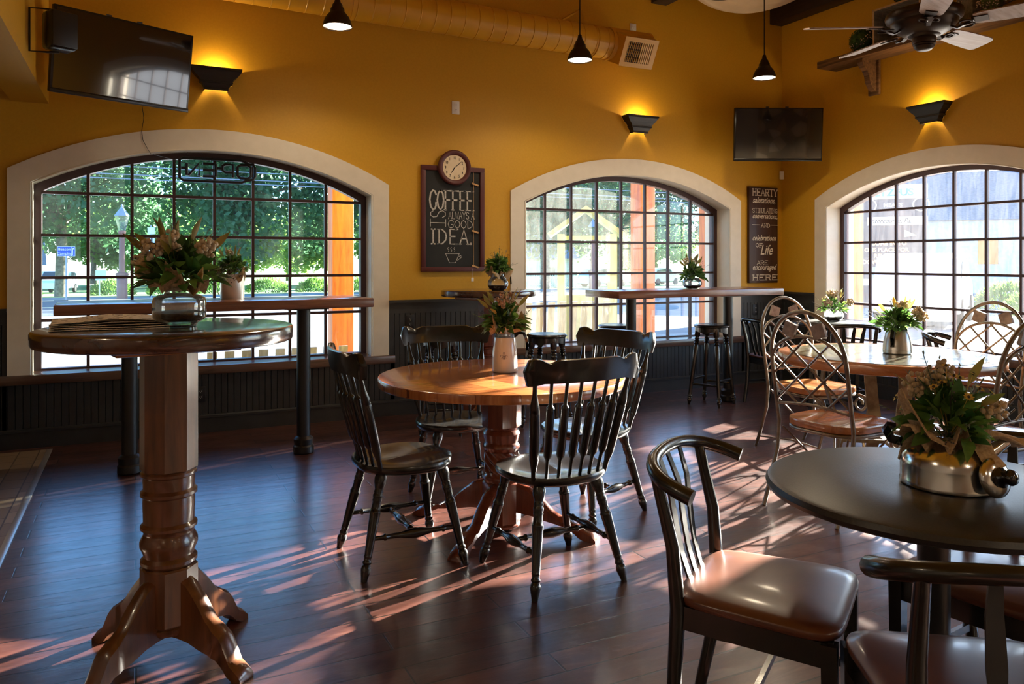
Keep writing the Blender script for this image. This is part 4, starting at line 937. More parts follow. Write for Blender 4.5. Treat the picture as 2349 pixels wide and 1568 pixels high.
def strokes(mb, txt, x0, x1, z0, z1, w, M, serif=False, gap=.22, rot=0, dep=.0012):
    """writes capitals as flat strokes between x0..x1, z0..z1 in the board's local frame"""
    n = sum(.45 if c == ' ' else (.3 if c in '.!' else (.55 if c == 'I' else 1)) for c in txt)+gap*(len(txt)-1); uw = (x1-x0)/n; x = x0
    for c in txt:
        cw = .45 if c == ' ' else (.3 if c in '.!' else (.55 if c == 'I' else 1))
        def T(p): return M @ Vector((x+p[0]*cw*uw, 0, z0+p[1]*(z1-z0)))
        for st in STK.get(c, []): mb.bar([T(p) for p in st], w, dep, up=M.to_3x3() @ Vector((0.3, 0, 1)) if False else None or (M.to_3x3() @ Vector((0, 1, 0)))) if False else ribbon(mb, [T(p) for p in st], w, dep, M)
        if serif:
            for p in SERIF.get(c, []): q = T(p); d = M.to_3x3() @ Vector((uw*.20, 0, 0)); ribbon(mb, [q-d, q+d], w*.6, dep, M)
        x += (cw+gap)*uw
def ribbon(mb, pts, w, dep, M):
    nrm = M.to_3x3() @ Vector((0, -1, 0)); nrm.normalize(); m = len(pts); L, Rr = [], []
    for i, p in enumerate(pts):
        t = (pts[min(i+1, m-1)]-pts[max(i-1, 0)])
        if t.length < 1e-7: t = pts[min(i+1, m-1)]-pts[i] if i+1 < m else pts[i]-pts[i-1]
        t.normalize(); s = t.cross(nrm)*w/2
        e = t*(w/2) if i == m-1 else (-t*(w/2) if i == 0 else Vector((0, 0, 0)))
        L.append(p+s+e); Rr.append(p-s+e)
    vs = [v+nrm*dep for v in L]+[v+nrm*dep for v in Rr]; mb.add(vs, [(i, i+1, m+i+1, m+i) for i in range(m-1)])
def text(txt, size, M, m, parent, name='lettering', shear=0, sx=1.0, off=0.0, align='LEFT', ext=.0006):
    cu = bpy.data.curves.new(name, 'FONT'); cu.body = txt; cu.size = size; cu.shear = shear; cu.offset = off; cu.extrude = ext; cu.align_x = align; cu.resolution_u = 3
    o = bpy.data.objects.new('tmp', cu); COL.objects.link(o); dg = bpy.context.evaluated_depsgraph_get(); dg.update()
    me = bpy.data.meshes.new_from_object(o.evaluated_get(dg)); bpy.data.objects.remove(o); bpy.data.curves.remove(cu)
    T = M @ Matrix.Rotation(PI/2, 4, 'X') @ Matrix.Diagonal((sx, 1, 1, 1)); me.transform(T); me.materials.clear(); me.materials.append(m); me.name = name
    r = bpy.data.objects.new(name, me); COL.objects.link(r); r.parent = parent; return r
I4 = Matrix.Identity(4)
def TR(x, y, z): return Matrix.Translation((x, y, z))

# ------------------------------------------------------------------ chalkboard, clock, sign
t = thing('chalkboard', 'red-framed chalkboard lettered COFFEE IS ALWAYS A GOOD IDEA between the windows', 'chalkboard', (2.54, YW, 1.70))
Wb, Hb = .302, .467
mb = MB(); rot = []
for a, b, c, d in ((-Wb, Wb, Hb-.042, Hb), (-Wb, Wb, -Hb, -Hb+.042), (-Wb, -Wb+.042, -Hb+.042, Hb-.042), (Wb-.042, Wb, -Hb+.042, Hb-.042)): mb.bbox(a, b, -.030, -.001, c, d, .003)
mb.build('frame', MT['redwood'], t)
MB().box(-Wb+.03, Wb-.03, -.014, -.002, -Hb+.03, Hb-.03).build('slate_panel', MT['board'], t, smooth=0)
mb = MB(); M = TR(0, -.0145, 0)
def S(cx, cy): # photo crop pixel to board local
    return ((cx-372)/(864-372)*(2*(Wb-.042))-(Wb-.042), (1145-cy)/(1145-275)*(2*(Hb-.042))-(Hb-.042))
def ln(s, a, b, c, d, w, **k): (xa, zb), (xb, za) = S(a, b), S(c, d); strokes(mb, s, xa, xb, za, zb, w, M, **k)
ln('COFFEE', 410, 455, 800, 628, .0155, serif=True, gap=.16)
ln('ALWAYS A', 577, 645, 812, 708, .0055)
ln('GOOD', 574, 722, 795, 792, .006)
ln('IDEA.', 420, 805, 800, 938, .013, serif=True, gap=.35)
xa, za = S(483, 745)
Mr = TR(xa, -.0145, za) @ Matrix.Rotation(PI/2, 4, 'Y')
ms = Matrix.Translation((xa, -.0145, za)) @ Matrix.Rotation(-PI/2, 4, 'Y')
strokes(mb, 'S', .043, .108, -.072, .072, .007, ms)
strokes(mb, 'I', -.045, .040, -.072, .072, .007, ms)
mb.build('chalk_lettering', MT['chalk'], t, smooth=0)
mb = MB()
def cl(pts, w=.005): ribbon(mb, [M @ Vector((S(*p)[0], 0, S(*p)[1])) for p in pts], w, .0012, M)
cl([(552, 1025), (676, 1025)]); cl([(552, 1028), (585, 1108), (640, 1108), (672, 1030)]); cl([(672, 1050), (690, 1042), (692, 1060), (660, 1085)])
for x in (575, 602, 630): cl([(x, 968), (x-6, 980), (x+5, 994), (x, 1008)], .004)
mb.build('chalk_cup_drawing', MT['chalk'], t, smooth=0)
x = S(803, 0)[0]
MB().tube([(x, -.024, Hb-.02), (x, -.022, .1), (x+.001, -.022, -Hb+.03)], .0016, 5).build('twine', MT['clothpin'], t)
for z in (S(0, 388)[1], S(0, 823)[1], S(0, 1143)[1]):
    mb = MB(); mm = TR(x+.012, -.030, z) @ Matrix.Rotation(R(17), 4, 'Y'); mb.box(-.032, .032, -.006, -.001, -.007, .007, mm); mb.box(-.032, .032, .001, .006, -.0065, .0065, mm); mb.build('clothes_peg', MT['clothpin'], t, smooth=0)
# clock
t = thing('wall_clock', 'round dark red wall clock hanging over the top of the chalkboard', 'clock', (2.545, YW-.031, 2.155))
mb = MB(); prof = [(.112, .0), (.155, .0), (.157, .012), (.150, .024), (.140, .028), (.128, .022), (.118, .020), (.112, .012)]
rs = [[Vector((r*math.cos(2*PI*j/64), -z, r*math.sin(2*PI*j/64))) for j in range(64)] for r, z in prof]; mb.rings(rs, closed=True); mb.build('rim', MT['redwood'], t, smooth=50)
MB().turn((0, 0, 0), (0, -.010, 0), [(0, .115), (1, .115)], 48).build('clock_face', MT['clockface'], t, smooth=30)
nums = ['12', '1', '2', '3', '4', '5', '6', '7', '8', '9', '10', '11']
for k, s in enumerate(nums): a = PI/2-k*PI/6; text(s, .034, TR(.086*math.cos(a), -.011, .086*math.sin(a)-.012), MT['ink'], t, 'numeral', 0, .75, .0004, 'CENTER')
def hand(nm, L, w, ang): d = Vector((math.sin(ang), 0, math.cos(ang))); MB().bar([Vector((0, -.0135, 0))-d*L*.15, Vector((0, -.0135, 0))+d*L*.5, Vector((0, -.0135, 0))+d*L], [.002, .002, .002], [w, w*1.2, w*.2], up=(0, 1, 0)).build(nm, MT['ink'], t, smooth=0)
hand('minute_hand', .098, .005, R(50)); hand('hour_hand', .066, .007, R(214))
# tag hanging from the board
t = tag(MB().bbox(-.012, .012, -.003, .0, -.016, .016, .001).build('price_tag', MT['white'], None, loc=(2.72, 6.39, 1.16)), 'tiny white tag dangling on a thread below the chalkboard', 'tag')
MB().tube([(0, 0, .015), (.003, .0, .10)], .0007, 4).build('thread', MT['white'], t)
# salutation sign
t = thing('wall_sign', 'tall brown wooden sign beginning HEARTY salutations in the corner', 'sign', (6.18, YW, 1.612))
MB().bbox(-.206, .206, -.035, -.001, -.523, .523, .004).build('sign_board', MT['signwood'], t)
M = TR(0, -.0355, 0); mb = MB()
def SS(cx, cy): return ((cx-1972)/(2205-1972)*.412-.206, (1034-cy)/(1034-241)*1.046-.523)
def l2(s, a, b, c, d, w, **k): (xa, zb), (xb, za) = SS(a, b), SS(c, d); strokes(mb, s, xa, xb, za, zb, w, M, **k)
l2('HEARTY', 1998, 258, 2200, 312, .011, serif=True); l2('STIMULATING', 1997, 418, 2200, 455, .0052, serif=True, gap=.16); l2('AND', 2068, 543, 2138, 573, .0065, serif=True)
l2('OF', 2024, 707, 2078, 738, .007, serif=True); l2('ARE', 2034, 850, 2120, 885, .008, serif=True); l2('HERE', 1998, 968, 2198, 1010, .011, serif=True)
for a, b in ((1996, 2054), (2152, 2203)): ribbon(mb, [M @ Vector((SS(a, 554)[0], 0, SS(0, 554)[1])), M @ Vector((SS(b, 554)[0], 0, SS(0, 554)[1]))], .005, .0012, M)
mb.build('capital_lettering', MT['signpaint'], t, smooth=0)
for s, a, y, sz, sx in (('salutations,', 1998, 372, .088, .83), ('conversations,', 1996, 500, .078, .80), ('celebrations', 1995, 684, .086, .81), ('Life', 2058, 800, .155, .80), ('encouraged', 1996, 925, .086, .84)):
    x, z = SS(a, y); text(s, sz, TR(x, -.0362, z), MT['signpaint'], t, 'script_lettering', .35, sx, .0007)

# ------------------------------------------------------------------ OPEN sign (reads from the street)
p0, p1 = at(412, 361, Y=6.56), at(585, 420, Y=6.56); W, Hh = p1.x-p0.x, p0.z-p1.z
t = thing('open_sign', 'unlit OPEN neon sign seen from behind in the left window', 'sign', (p0.x, 6.56, p1.z))
def ot(pts, r=.0115, closed=False, nm='neon_tube'): return MB().tube([(x*W, 0, z*Hh) for x, z in pts], r, 8, closed).build(nm, MT['blackplain'], t)
ot([(.05, 1), (.0, .9), (.0, .1), (.05, 0), (.82, 0), (.88, .10), (.97, .16), (1, .3), (1, .7), (.97, .84), (.90, .86), (.85, .97), (.80, 1)], closed=True, nm='border_tube')
ot([(.09, .78), (.09, .22)]); ot([(.09, .55), (.02, .55)]); ot([(.25, .22), (.25, .78), (.11, .22)])
ot([(.45, .78), (.30, .78)]); ot([(.45, .5), (.30, .5)]); ot([(.45, .22), (.30, .22)]); ot([(.47, .80), (.47, .20)])
ot([(.70, .20), (.70, .80), (.60, .80), (.56, .72), (.56, .52), (.60, .44), (.70, .44)]); ot([(.56, .6), (.48, .6)])
ot([(.80, .80), (.76, .70), (.76, .30), (.80, .20), (.90, .20), (.94, .30), (.94, .70), (.90, .80)], closed=True)
mb = MB()
for x in (.1, .80): mb.tube([(x*W, 0, Hh), (x*W, .0, Hh+.10)], .0015, 5)
mb.build('hanging_wire', MT['blackplain'], t)
# cord from the television to the sign
pts = [at(326, 244, Y=YW-.03), at(330, 270, Y=YW-.02), at(325, 300, Y=YW-.028), at(328, 322, Y=YW-.03), at(345, 352, Y=YW-.03), Vector((.30, 6.50, 2.10)), Vector((.52, 6.552, 2.05))]
MB().tube([p-t.location for p in pts], .0022, 5).build('power_cord', MT['blackplain'], t)

# ------------------------------------------------------------------ televisions and speaker
def tv(label, loc, rz, tilt, arm):
    t = thing('television', label, 'television', loc, rz); t.rotation_euler = (0, tilt, rz)
    MB().bbox(-.035, .004, -.45, .45, -.268, .268, .004).build('casing', MT['bezel'], t)
    MB().box(.0045, .006, -.435, .435, -.243, .255).build('screen', MT['tv_screen'], t, smooth=0)
    MB().bbox(.0, .009, -.45, .45, -.272, -.245, .002).build('lower_bezel', MT['bezel'], t)
    mb = MB(); mb.bbox(-.055, -.035, -.16, .16, -.12, .12, .003)
    for y in (-.10, .10): mb.box(-.07, -.05, y-.015, y+.015, -.2, .285)
    mb.build('mount_bracket', MT['blackplain'], t)
    Mi = (TR(*loc) @ Matrix.Rotation(rz, 4, 'Z') @ Matrix.Rotation(tilt, 4, 'Y')).inverted()
    MB().bar([Mi @ Vector(p) for p in arm], .05, .03).build('mount_arm', MT['blackplain'], t)
    return t
tv('large black flat television tilted down on the wall beside the soffit, upper left', (-.06, 5.76, 2.655), R(-65.9), R(9), [(-.10, 5.84, 2.66), (.05, 6.15, 2.68), (-.02, YW-.004, 2.68)])
tv('smaller-looking black flat television angled across the room corner', (5.88, 5.87, 2.615), R(244), R(4.5), [(5.92, 5.94, 2.62), (6.1, 6.2, 2.62), (6.3, YW-.004, 2.62)])
t = thing('wall_speaker', 'black bracket speaker on the soffit left of the large television', 'speaker', (-.40, 5.20, 2.66), R(-62))
MB().bbox(-.06, .07, -.075, .075, -.11, .11, .02).build('cabinet', MT['bezel'], t, smooth=50)
MB().bbox(.071, .078, -.068, .068, -.10, .10, .003).build('grille', MT['blackplain'], t)
MB().tube([(-.0, .0, .12), (-.03, -.05, .125), (-.085, -.125, .125), (-.085, -.125, -.125), (-.03, -.05, -.125), (0, 0, -.12)], .006, 6).build('bracket', MT['blackplain'], t)

# ------------------------------------------------------------------ sconces
def sconce(label, loc, rz, group):
    t = thing('wall_sconce', label, 'wall lamp', loc, rz, group)
    prof = [(0, .185, .120), (-.016, .185, .120), (-.022, .177, .112), (-.035, .170, .106), (-.060, .150, .096), (-.085, .122, .088), (-.100, .116, .084), (-.103, .121, .087), (-.113, .120, .086), (-.118, .108, .080), (-.135, .098, .073), (-.150, .086, .066), (-.153, .089, .068), (-.168, .088, .067)]
    mb = MB()
    for off in (0, .004):
        vs = []
        for z, w, d in prof: vs += [(.001, -(w-off), z), (d-off, -(w-off), z), (d-off, w-off, z), (.001, w-off, z)]
        n = len(prof); mb.add(vs, [(4*i+j, 4*i+j+1, 4*i+j+5, 4*i+j+4) for i in range(n-1) for j in range(3)])
    mb.build('shade', MT['blackplain'], t, smooth=0)
    MB().ball((.045, 0, -.085), .020, 10, 8, (1, 1, 1.4)).build('lamp_bulb', MT['bulb'], t)
    ld = bpy.data.lights.new('sconce_light', 'POINT'); ld.energy = 6.5; ld.color = (1.0, .70, .34); ld.shadow_soft_size = .012
    lo = bpy.data.objects.new('sconce_light', ld); COL.objects.link(lo); lo.parent = t; lo.location = (.045, 0, -.045)
    return t
G = 'stepped black crown-moulding wall sconces'
sconce('glowing black wedge sconce beside the large television, above the left window', (.560, YW, 2.812), -PI/2, G)
sconce('glowing black wedge sconce above the middle window', (4.53, YW, 2.772), -PI/2, G)
sconce('glowing black wedge sconce on the right wall under the shelf', (XW, 4.60, 2.738), PI, G)

# ------------------------------------------------------------------ pendants
def pendant(label, x, y, group):
    t = thing('pendant_lamp', label, 'lamp', (x, y, 2.96), 0, group)
    MB().lathe([(.100, .0), (.099, .012), (.092, .040), (.078, .070), (.055, .098), (.047, .108), (.046, .128), (.036, .140), (.033, .158), (.022, .170), (.016, .19), (.014, .205), (.010, .21), (.008, .21)], n=40, cap0=False).build('shade', MT['bronze'], t, smooth=40, solid=-.002)
    MB().lathe([(.01, .002), (.085, .006), (.094, .016), (.060, .060), (.01, .07)], n=32).build('lamp_bulb', MT['bulb'], t)
    MB().tube([(0, 0, .205), (0, 0, ZC-2.96)], .005, 8).build('rod', MT['blackplain'], t)
    ld = bpy.data.lights.new('pendant_light', 'SPOT'); ld.energy = 20 if y > 0 and x > 0 else (32 if y > -4 else 170); ld.color = (1.0, .80, .55); ld.shadow_soft_size = .05; ld.spot_size = R(150); ld.spot_blend = .4  # stronger spots in the added pendants behind the viewer
    lo = bpy.data.objects.new('pendant_light', ld); COL.objects.link(lo); lo.parent = t; lo.location = (0, 0, -.01)
    return t
G = 'small bell-shaped bronze pendant lamps on rods'
pendant('lit bronze bell pendant above the left window, leftmost of the pendants', 1.27, 5.39, G)
pendant('lit bronze bell pendant hanging in front of the yellow duct', 3.26, 5.42, G)
pendant('lit bronze bell pendant hanging in front of the corner, rightmost of the pendants', 5.06, 5.22, G)
pendant('lit bronze bell pendant cut off by the top edge before the cloth swag', 3.25, 3.70, G)

for x, y in ((-2.5, 1.2), (-2.5, -2.6), (1.2, -2.8), (4.6, -2.4), (3.3, -4.3), (5.8, -4.3)):  # unseen pendants added to brighten the room and the chimney stone
    pendant('unseen bronze bell pendant added behind the viewer to brighten the room', x, y, 'added unseen fill pendants')
# ------------------------------------------------------------------ ceiling fan
t = thing('ceiling_fan', 'bronze ceiling fan with five weathered wooden blades in the upper right', 'fan', (4.087, 2.958, 2.60))
MB().lathe([(.02, -.065), (.035, -.062), (.048, -.052), (.056, -.040), (.052, -.036), (.060, -.028), (.058, -.022), (.063, -.012), (.063, .010), (.078, .016), (.085, .024), (.10, .026), (.145, .052), (.175, .085), (.178, .10), (.200, .115), (.206, .135), (.200, .155), (.150, .175), (.06, .185), (.02, .185)], n=56).build('motor_housing', MT['bronze'], t, smooth=40)
MB().tube([(0, 0, .18), (0, 0, ZC-2.60)], .014, 10).build('downrod', MT['bronze'], t)
for k in range(5):
    a = R(78.7+72*k); Mz = Matrix.Rotation(a, 4, 'Z') @ TR(0, 0, .07) @ Matrix.Rotation(R(-14), 4, 'X')
    prof = [(.25, .048), (.28, .060), (.40, .068), (.58, .074), (.64, .072), (.665, .058), (.67, .030)]
    out = [(x, y) for x, y in prof]+[(x, -y) for x, y in reversed(prof)]
    b = MB().prism(out, 0, .007, Mz).build('blade', MT['blade'], t, smooth=0)
    mb = MB()
    Ma = Matrix.Rotation(a, 4, 'Z')
    mb.bar([Ma @ Vector(p) for p in ((.13, 0, .055), (.17, 0, .035), (.21, 0, .050), (.25, 0, .063))], .010, [.03, .022, .03, .06])
    for s in (1, -1): mb.tube([Ma @ Vector((.215+.032*math.cos(q), s*.030+s*.020*math.sin(q), .052+.02*math.sin(q)*(-s)*.3)) for q in [2*PI*i/12 for i in range(12)]], .005, 6, closed=True)
    mb.box(.24, .32, -.03, .03, -.006, .0, Mz)
    mb.build('blade_iron', MT['bronze'], t, smooth=50)

# ------------------------------------------------------------------ shelf and what stands on it
t = thing('wall_shelf', 'thick rustic wooden shelf high on the right wall', 'shelf', (0, 0, 0))
MB().bbox(6.20, XW-.001, 3.15, 5.67, 3.270, 3.340, .006).build('board', MT['shelfwood'], t)
for yb in (5.205, 3.60):
    mb = MB(); mb.bbox(XW-.030, XW-.001, yb-.060, yb+.060, 2.94, 3.27, .003)
    b = mb.build('bracket', MT['shelfwood'], t)
    poly = [(.03, 3.27), (.22, 3.27), (.22, 3.235), (.20, 3.20), (.155, 3.165), (.125, 3.12), (.115, 3.07), (.09, 3.02), (.055, 2.985), (.03, 2.975)]
    Mx = Matrix(((-1, 0, 0, XW), (0, 0, 1, yb), (0, 1, 0, 0), (0, 0, 0, 1)))
    MB().prism(poly, -.030, .030, Mx).build('corbel', MT['shelfwood'], b, smooth=0)
def topiary(label, c, r, seed):
    q = random.Random(seed); mb = MB(); mb.ball((0, 0, r), r*.88, 14, 10)
    for k in range(900):
        v = Vector((q.gauss(0, 1), q.gauss(0, 1), q.gauss(0, 1))).normalized(); p = Vector((0, 0, r))+v*r*q.uniform(.84, .94)
        mb.leaf(p, v+Vector((q.uniform(-.8, .8), q.uniform(-.8, .8), q.uniform(-.8, .8))), r*.12, r*.07, n=2)
    return tag(mb.build('topiary_ball', MT['g_dark'], None, smooth=50, loc=c), label, 'plant')
topiary('dark boxwood ball at the left end of the high shelf', (6.34, 5.24, 3.334), .125, 3)
topiary('dark boxwood ball on top of the wooden crate', (6.34, 4.78, 3.680), .11, 4)
t = thing('wooden_crate', 'open weathered wooden crate lying on its side on the high shelf', 'crate', (0, 0, 0))
mb = MB()
y0, y1, z0, z1, x0, x1 = 4.53, 5.02, 3.341, 3.675, 6.215, 6.46
for k in range(4):
    xa = x0+.061*k; mb.box(xa, xa+.054, y0, y1, z0, z0+.010); mb.box(xa, xa+.054, y0, y1, z1-.010, z1); mb.box(xa, xa+.054, y0, y0+.012, z0+.01, z1-.01); mb.box(xa, xa+.054, y1-.012, y1, z0+.01, z1-.01)
mb.build('slats', MT['crate'], t, smooth=0)
mb = MB()
for k in range(5): zz = z0+.012+.063*k; mb.box(x1-.006, x1, y0+.012, y1-.012, zz, zz+.054)
mb.build('bottom_slats', MT['crate'], t, smooth=0)
mb = MB()
for a in ((x0-.006, x0, y0, y1, z0, z0+.016), (x0-.006, x0, y0, y1, z1-.016, z1), (x0-.006, x0, y0, y0+.016, z0, z1), (x0-.006, x0, y1-.016, y1, z0, z1)): mb.box(*a)
mb.build('front_rim', MT['crateedge'], t, smooth=0)
t = thing('green_tin', 'lime green metal tin standing on the high shelf', 'tin', (6.36, 3.99, 3.341))
MB().lathe([(.01, 0), (.068, 0), (.072, .004), (.085, .20), (.088, .205), (.084, .205), (.01, .19)], n=32).build('tin_body', MT['greenpot'], t, smooth=40)
def garland(label, pts, n, seed, spread=.03):
    q = random.Random(seed); t = thing('berry_garland', label, 'garland', pts[0]); o = Vector(pts[0]); P = [Vector(p)-o for p in pts]; mb = MB(); bb = MB()
    mb.tube(P, .003, 5)
    for k in range(n):
        u = q.uniform(0, len(P)-1.001); i = int(u); p = P[i].lerp(P[i+1], u-i); e = p+Vector((q.uniform(-spread, spread), q.uniform(-spread, spread), q.uniform(.0, spread*1.6))); mb.tube([p, e], .001, 4); bb.ball(e, .0055, 6, 4)
    mb.build('twigs', MT['twig'], t); bb.build('cream_berries', MT['f_cream'], t, smooth=80); return t
garland('cream berry garland trailing by the boxwood ball', [(6.235, 5.30, 3.347), (6.235, 5.18, 3.39), (6.24, 5.10, 3.43), (6.235, 5.05, 3.50)], 40, 5)
garland('cream berry garland between the fan and the green tin', [(6.23, 4.42, 3.347), (6.24, 4.30, 3.36), (6.25, 4.22, 3.45), (6.27, 4.20, 3.52)], 40, 6)
garland('dense cream berry garland along the right end of the high shelf', [(6.24, 4.05, 3.40), (6.24, 3.9, 3.372), (6.25, 3.7, 3.39), (6.25, 3.5, 3.42), (6.25, 3.3, 3.44)], 130, 7, .05)
t = thing('dark_frame', 'small dark wooden box behind the fan on the high shelf', 'box', (6.40, 4.22, 3.341)); MB().bbox(-.05, .05, -.07, .07, 0, .26, .004).build('box_body', MT['crate'], t)

# ------------------------------------------------------------------ outlets, sensor, edge rack
def outlet(label, P, u, z, dark=False, out=0.0, rz=0, group=None):
    o = P(u, 0, z); t = thing('power_outlet', label, 'outlet', o, rz, group); m = MT['blackplain'] if dark else MT['white']
    MB().bbox(-.037, .037, -out-.006, -out+.0, -.059, .059, .0025).build('cover_plate', m, t)
    for s in (1, -1):
        r = MB().bbox(-.017, .017, -out-.009, -out-.006, .022*s-.014, .022*s+.014, .001).build('socket', m, t)
        mb = MB()
        for x in (-.006, .006): mb.box(x-.0012, x+.0012, -out-.0095, -out-.0085, .022*s-.002, .022*s+.007)
        mb.box(-.002, .002, -out-.0095, -out-.0085, .022*s-.010, .022*s-.006); mb.build('slots', MT['white'] if dark else MT['ink'], r, smooth=0)
    return t
outlet('white power outlet high on the wall above the clock', PB, 2.57, 2.695)
outlet('white power outlet high on the wall above the end of the duct', PB, 4.48, 3.645)
outlet('black power outlet low on the panelling below the left window', PB, .45, .298, True, .013)
outlet('black power outlet on the panelling left of the chalkboard table', PB, 2.14, .80, True, .013)
outlet('black power outlet on the panelling left of the corner', PB, 6.08, .796, True, .013)
outlet('black power outlet on the right wall panelling by the corner', PR, 6.06, .78, True, .013, -PI/2)
outlet('white power outlet partly behind the corner television', PB, 6.02, 2.93)
t = thing('motion_sensor', 'small white sensor box in the corner above the brown sign', 'sensor', (6.455, 6.395, 2.28)); MB().bbox(-.022, .022, -.012, .012, -.045, .045, .004).build('housing', MT['white'], t, smooth=30); t.rotation_euler[2] = R(-20)
t = thing('magazine_rack', 'white-edged magazine rack just entering at the left edge', 'rack', (-.95, 5.30, 0), R(4))
for k in range(3): MB().bbox(-.2, .235-.004*k, -.14+.08*k, -.13+.08*k, .04+.12*k, .62+.12*k, .003).build('panel', MT['white'], t)
mb = MB(); mb.bbox(-.215, -.2, -.16, .16, 0, .9, .003); mb.bbox(-.2, .22, -.16, .16, 0, .04, .003); mb.bbox(-.2, .2, .15, .16, .04, .9, .003); mb.build('rack_body', MT['blackplain'], t)
# stone chimney breast at the back of the room, mirrored in the televisions
struct(MB().box(4.0, 5.1, -6.0, -5.2, 0, ZC).build('trim_5', MT['fieldstone'], smooth=0))
# ------------------------------------------------------------------ outside
GZ = -0.15
MT['pave'] = noisy('pale_concrete', (0.20, 0.20, 0.20), (0.26, 0.26, 0.26), 3, 0.8, 0.05)
MT['asphalt'] = noisy('asphalt', (0.085, 0.095, 0.11), (0.11, 0.12, 0.14), 5, 0.75, 0.1)
MT['lawn'] = noisy('lawn', (0.07, 0.16, 0.03), (0.13, 0.25, 0.05), 6, 0.9, 0.3, dist=0.03)
MT['crown'] = leafmat('maple_leaves', (0.05, 0.13, 0.055), (0.10, 0.22, 0.10), 0.5, 0.5)
MT['crown2'] = leafmat('light_leaves', (0.14, 0.27, 0.05), (0.28, 0.42, 0.10), 0.5, 0.25)
MT['bark'] = noisy('bark', (0.10, 0.08, 0.06), (0.22, 0.18, 0.14), 8, 0.9, 0.3)
MT['cedar'] = wood('orange_cedar_post', (0.30, 0.075, 0.015), (0.55, 0.19, 0.04), (10, 10, 1), scale=2.0, rough=0.5, coat=0.1)
MT['greywood'] = wood('grey_weathered_wood', (0.10, 0.10, 0.10), (0.22, 0.22, 0.21), (10, 10, 1), rough=0.8, coat=0)
MT['lime'] = mat('lime_yellow_paint', (0.30, 0.32, 0.11), 0.5)
MT['carwhite'] = mat('white_car_paint', (0.75, 0.76, 0.78), 0.25, coat=0.6)
MT['carglass'] = mat('car_window', (0.03, 0.06, 0.08), 0.08)
MT['rubber'] = mat('tyre', (0.015, 0.015, 0.015), 0.8)
MT['roadblue'] = mat('road_sign_blue', (0.004, 0.08, 0.5), 0.9, spec=0.1)
MT['signwhite'] = mat('sign_white', (0.8, 0.8, 0.8), 0.5)
MT['postred'] = mat('painted_lamp_post', (0.30, 0.12, 0.09), 0.5)
MT['galv'] = mat('galvanised', (0.35, 0.37, 0.40), 0.5, 0.5)
MT['shingle'] = noisy('grey_shingle', (0.12, 0.14, 0.16), (0.18, 0.20, 0.22), 10, 0.8, 0.1)
MT['siding'] = noisy('pale_siding', (0.45, 0.46, 0.47), (0.55, 0.56, 0.56), 6, 0.7, 0.05)
MT['led'] = mat('amber_led', (0.5, 0.3, 0.15), 0.5, emis=(1.0, 0.55, 0.22), estr=3.0)
MT['teal'] = mat('teal_paint', (0.03, 0.18, 0.20), 0.5)
MT['signdark'] = mat('sign_dark_panel', (0.06, 0.055, 0.07), 0.5)
MT['tan'] = mat('tan_paint', (0.62, 0.52, 0.33), 0.5)
def strip(name, x0, x1, prof, m):
    mb = MB(); mb.add([(x, y, z) for x in (x0, x1) for y, z in prof], [(i, i+1, len(prof)+i+1, len(prof)+i) for i in range(len(prof)-1)]); return struct(mb.build(name, m, smooth=0))
strip('pavement', -60, 90, [(6.84, GZ), (24, GZ)], MT['pave'])
strip('road', -60, 90, [(24, GZ-.02), (34, GZ-.02)], MT['asphalt'])
strip('footpath', -60, 90, [(34, GZ), (36.5, GZ)], MT['pave'])
strip('lawn', -90, 140, [(36.5, GZ), (45, -.45), (60, -.9), (85, -1.3), (140, -1.3)], MT['lawn'])
mb = MB(); mb.add([(6.9, -60, GZ), (90, -60, GZ), (90, 24, GZ), (6.9, 24, GZ)], [(0, 1, 2, 3)]); o = struct(mb.build('pavement', MT['pave'], smooth=0)); o.location.z = -.004
for y in (28.9, 29.15): struct(MB().box(-60, 90, y, y+.10, GZ-.021, GZ-.012).build('road_line', MT['tan'], smooth=0))

def tree_meshes(seed, n, R0, lsz, mc, th):
    q = random.Random(seed); mb = MB(); blobs = [(q.uniform(-.6, .6)*R0, q.uniform(-.6, .6)*R0, q.uniform(-.42, .5)*R0, R0*q.uniform(.32, .5)) for _ in range(16)]
    for k in range(n):
        bx, by, bz, br = blobs[k % 16]; v = Vector((q.gauss(0, 1), q.gauss(0, 1), q.gauss(0, 1))).normalized()*br*q.uniform(.35, 1)**.6; p = Vector((bx, by, bz))+v
        d = Vector((q.uniform(-1, 1), q.uniform(-1, 1), q.uniform(-1, .4))).normalized(); s = d.cross(Vector((q.uniform(-1, 1), q.uniform(-1, 1), q.uniform(-1, 1)))).normalized(); L = lsz*q.uniform(.6, 1.3)
        mb.add([p, p+d*L*.5+s*L*.36, p+d*L, p+d*L*.5-s*L*.36], [(0, 1, 2, 3)])
    crown = mb.build('crown', mc, smooth=0)
    t = MB(); t.tube([(0, 0, -th), (0.05, 0, -th*.55), (.02, .05, -R0*.25), (0, 0, R0*.2)], [R0*.06, R0*.045, R0*.035, R0*.015], 10)
    for k in range(7):
        a = k*.9+q.uniform(0, .4); e = Vector((math.cos(a)*R0*.55, math.sin(a)*R0*.55, R0*q.uniform(-.1, .35))); t.tube([(0, 0, -R0*.45), e*.45+Vector((0, 0, -R0*.12)), e], [R0*.024, R0*.016, R0*.006], 6)
    return crown, t.build('trunk', MT['bark'], smooth=60)
def tree_root(c, tr, loc, label, group, first, rz=0, s=1.0):
    r = thing('broadleaf_tree', label, 'tree', loc, rz, group); r.scale = (s, s, s)
    for o in (c, tr):
        p = o if first else o.copy()
        if not first: COL.objects.link(p)
        p.parent = r
    return r
c, tk = tree_meshes(1, 15000, 5.6, .30, MT['crown'], 6.7)
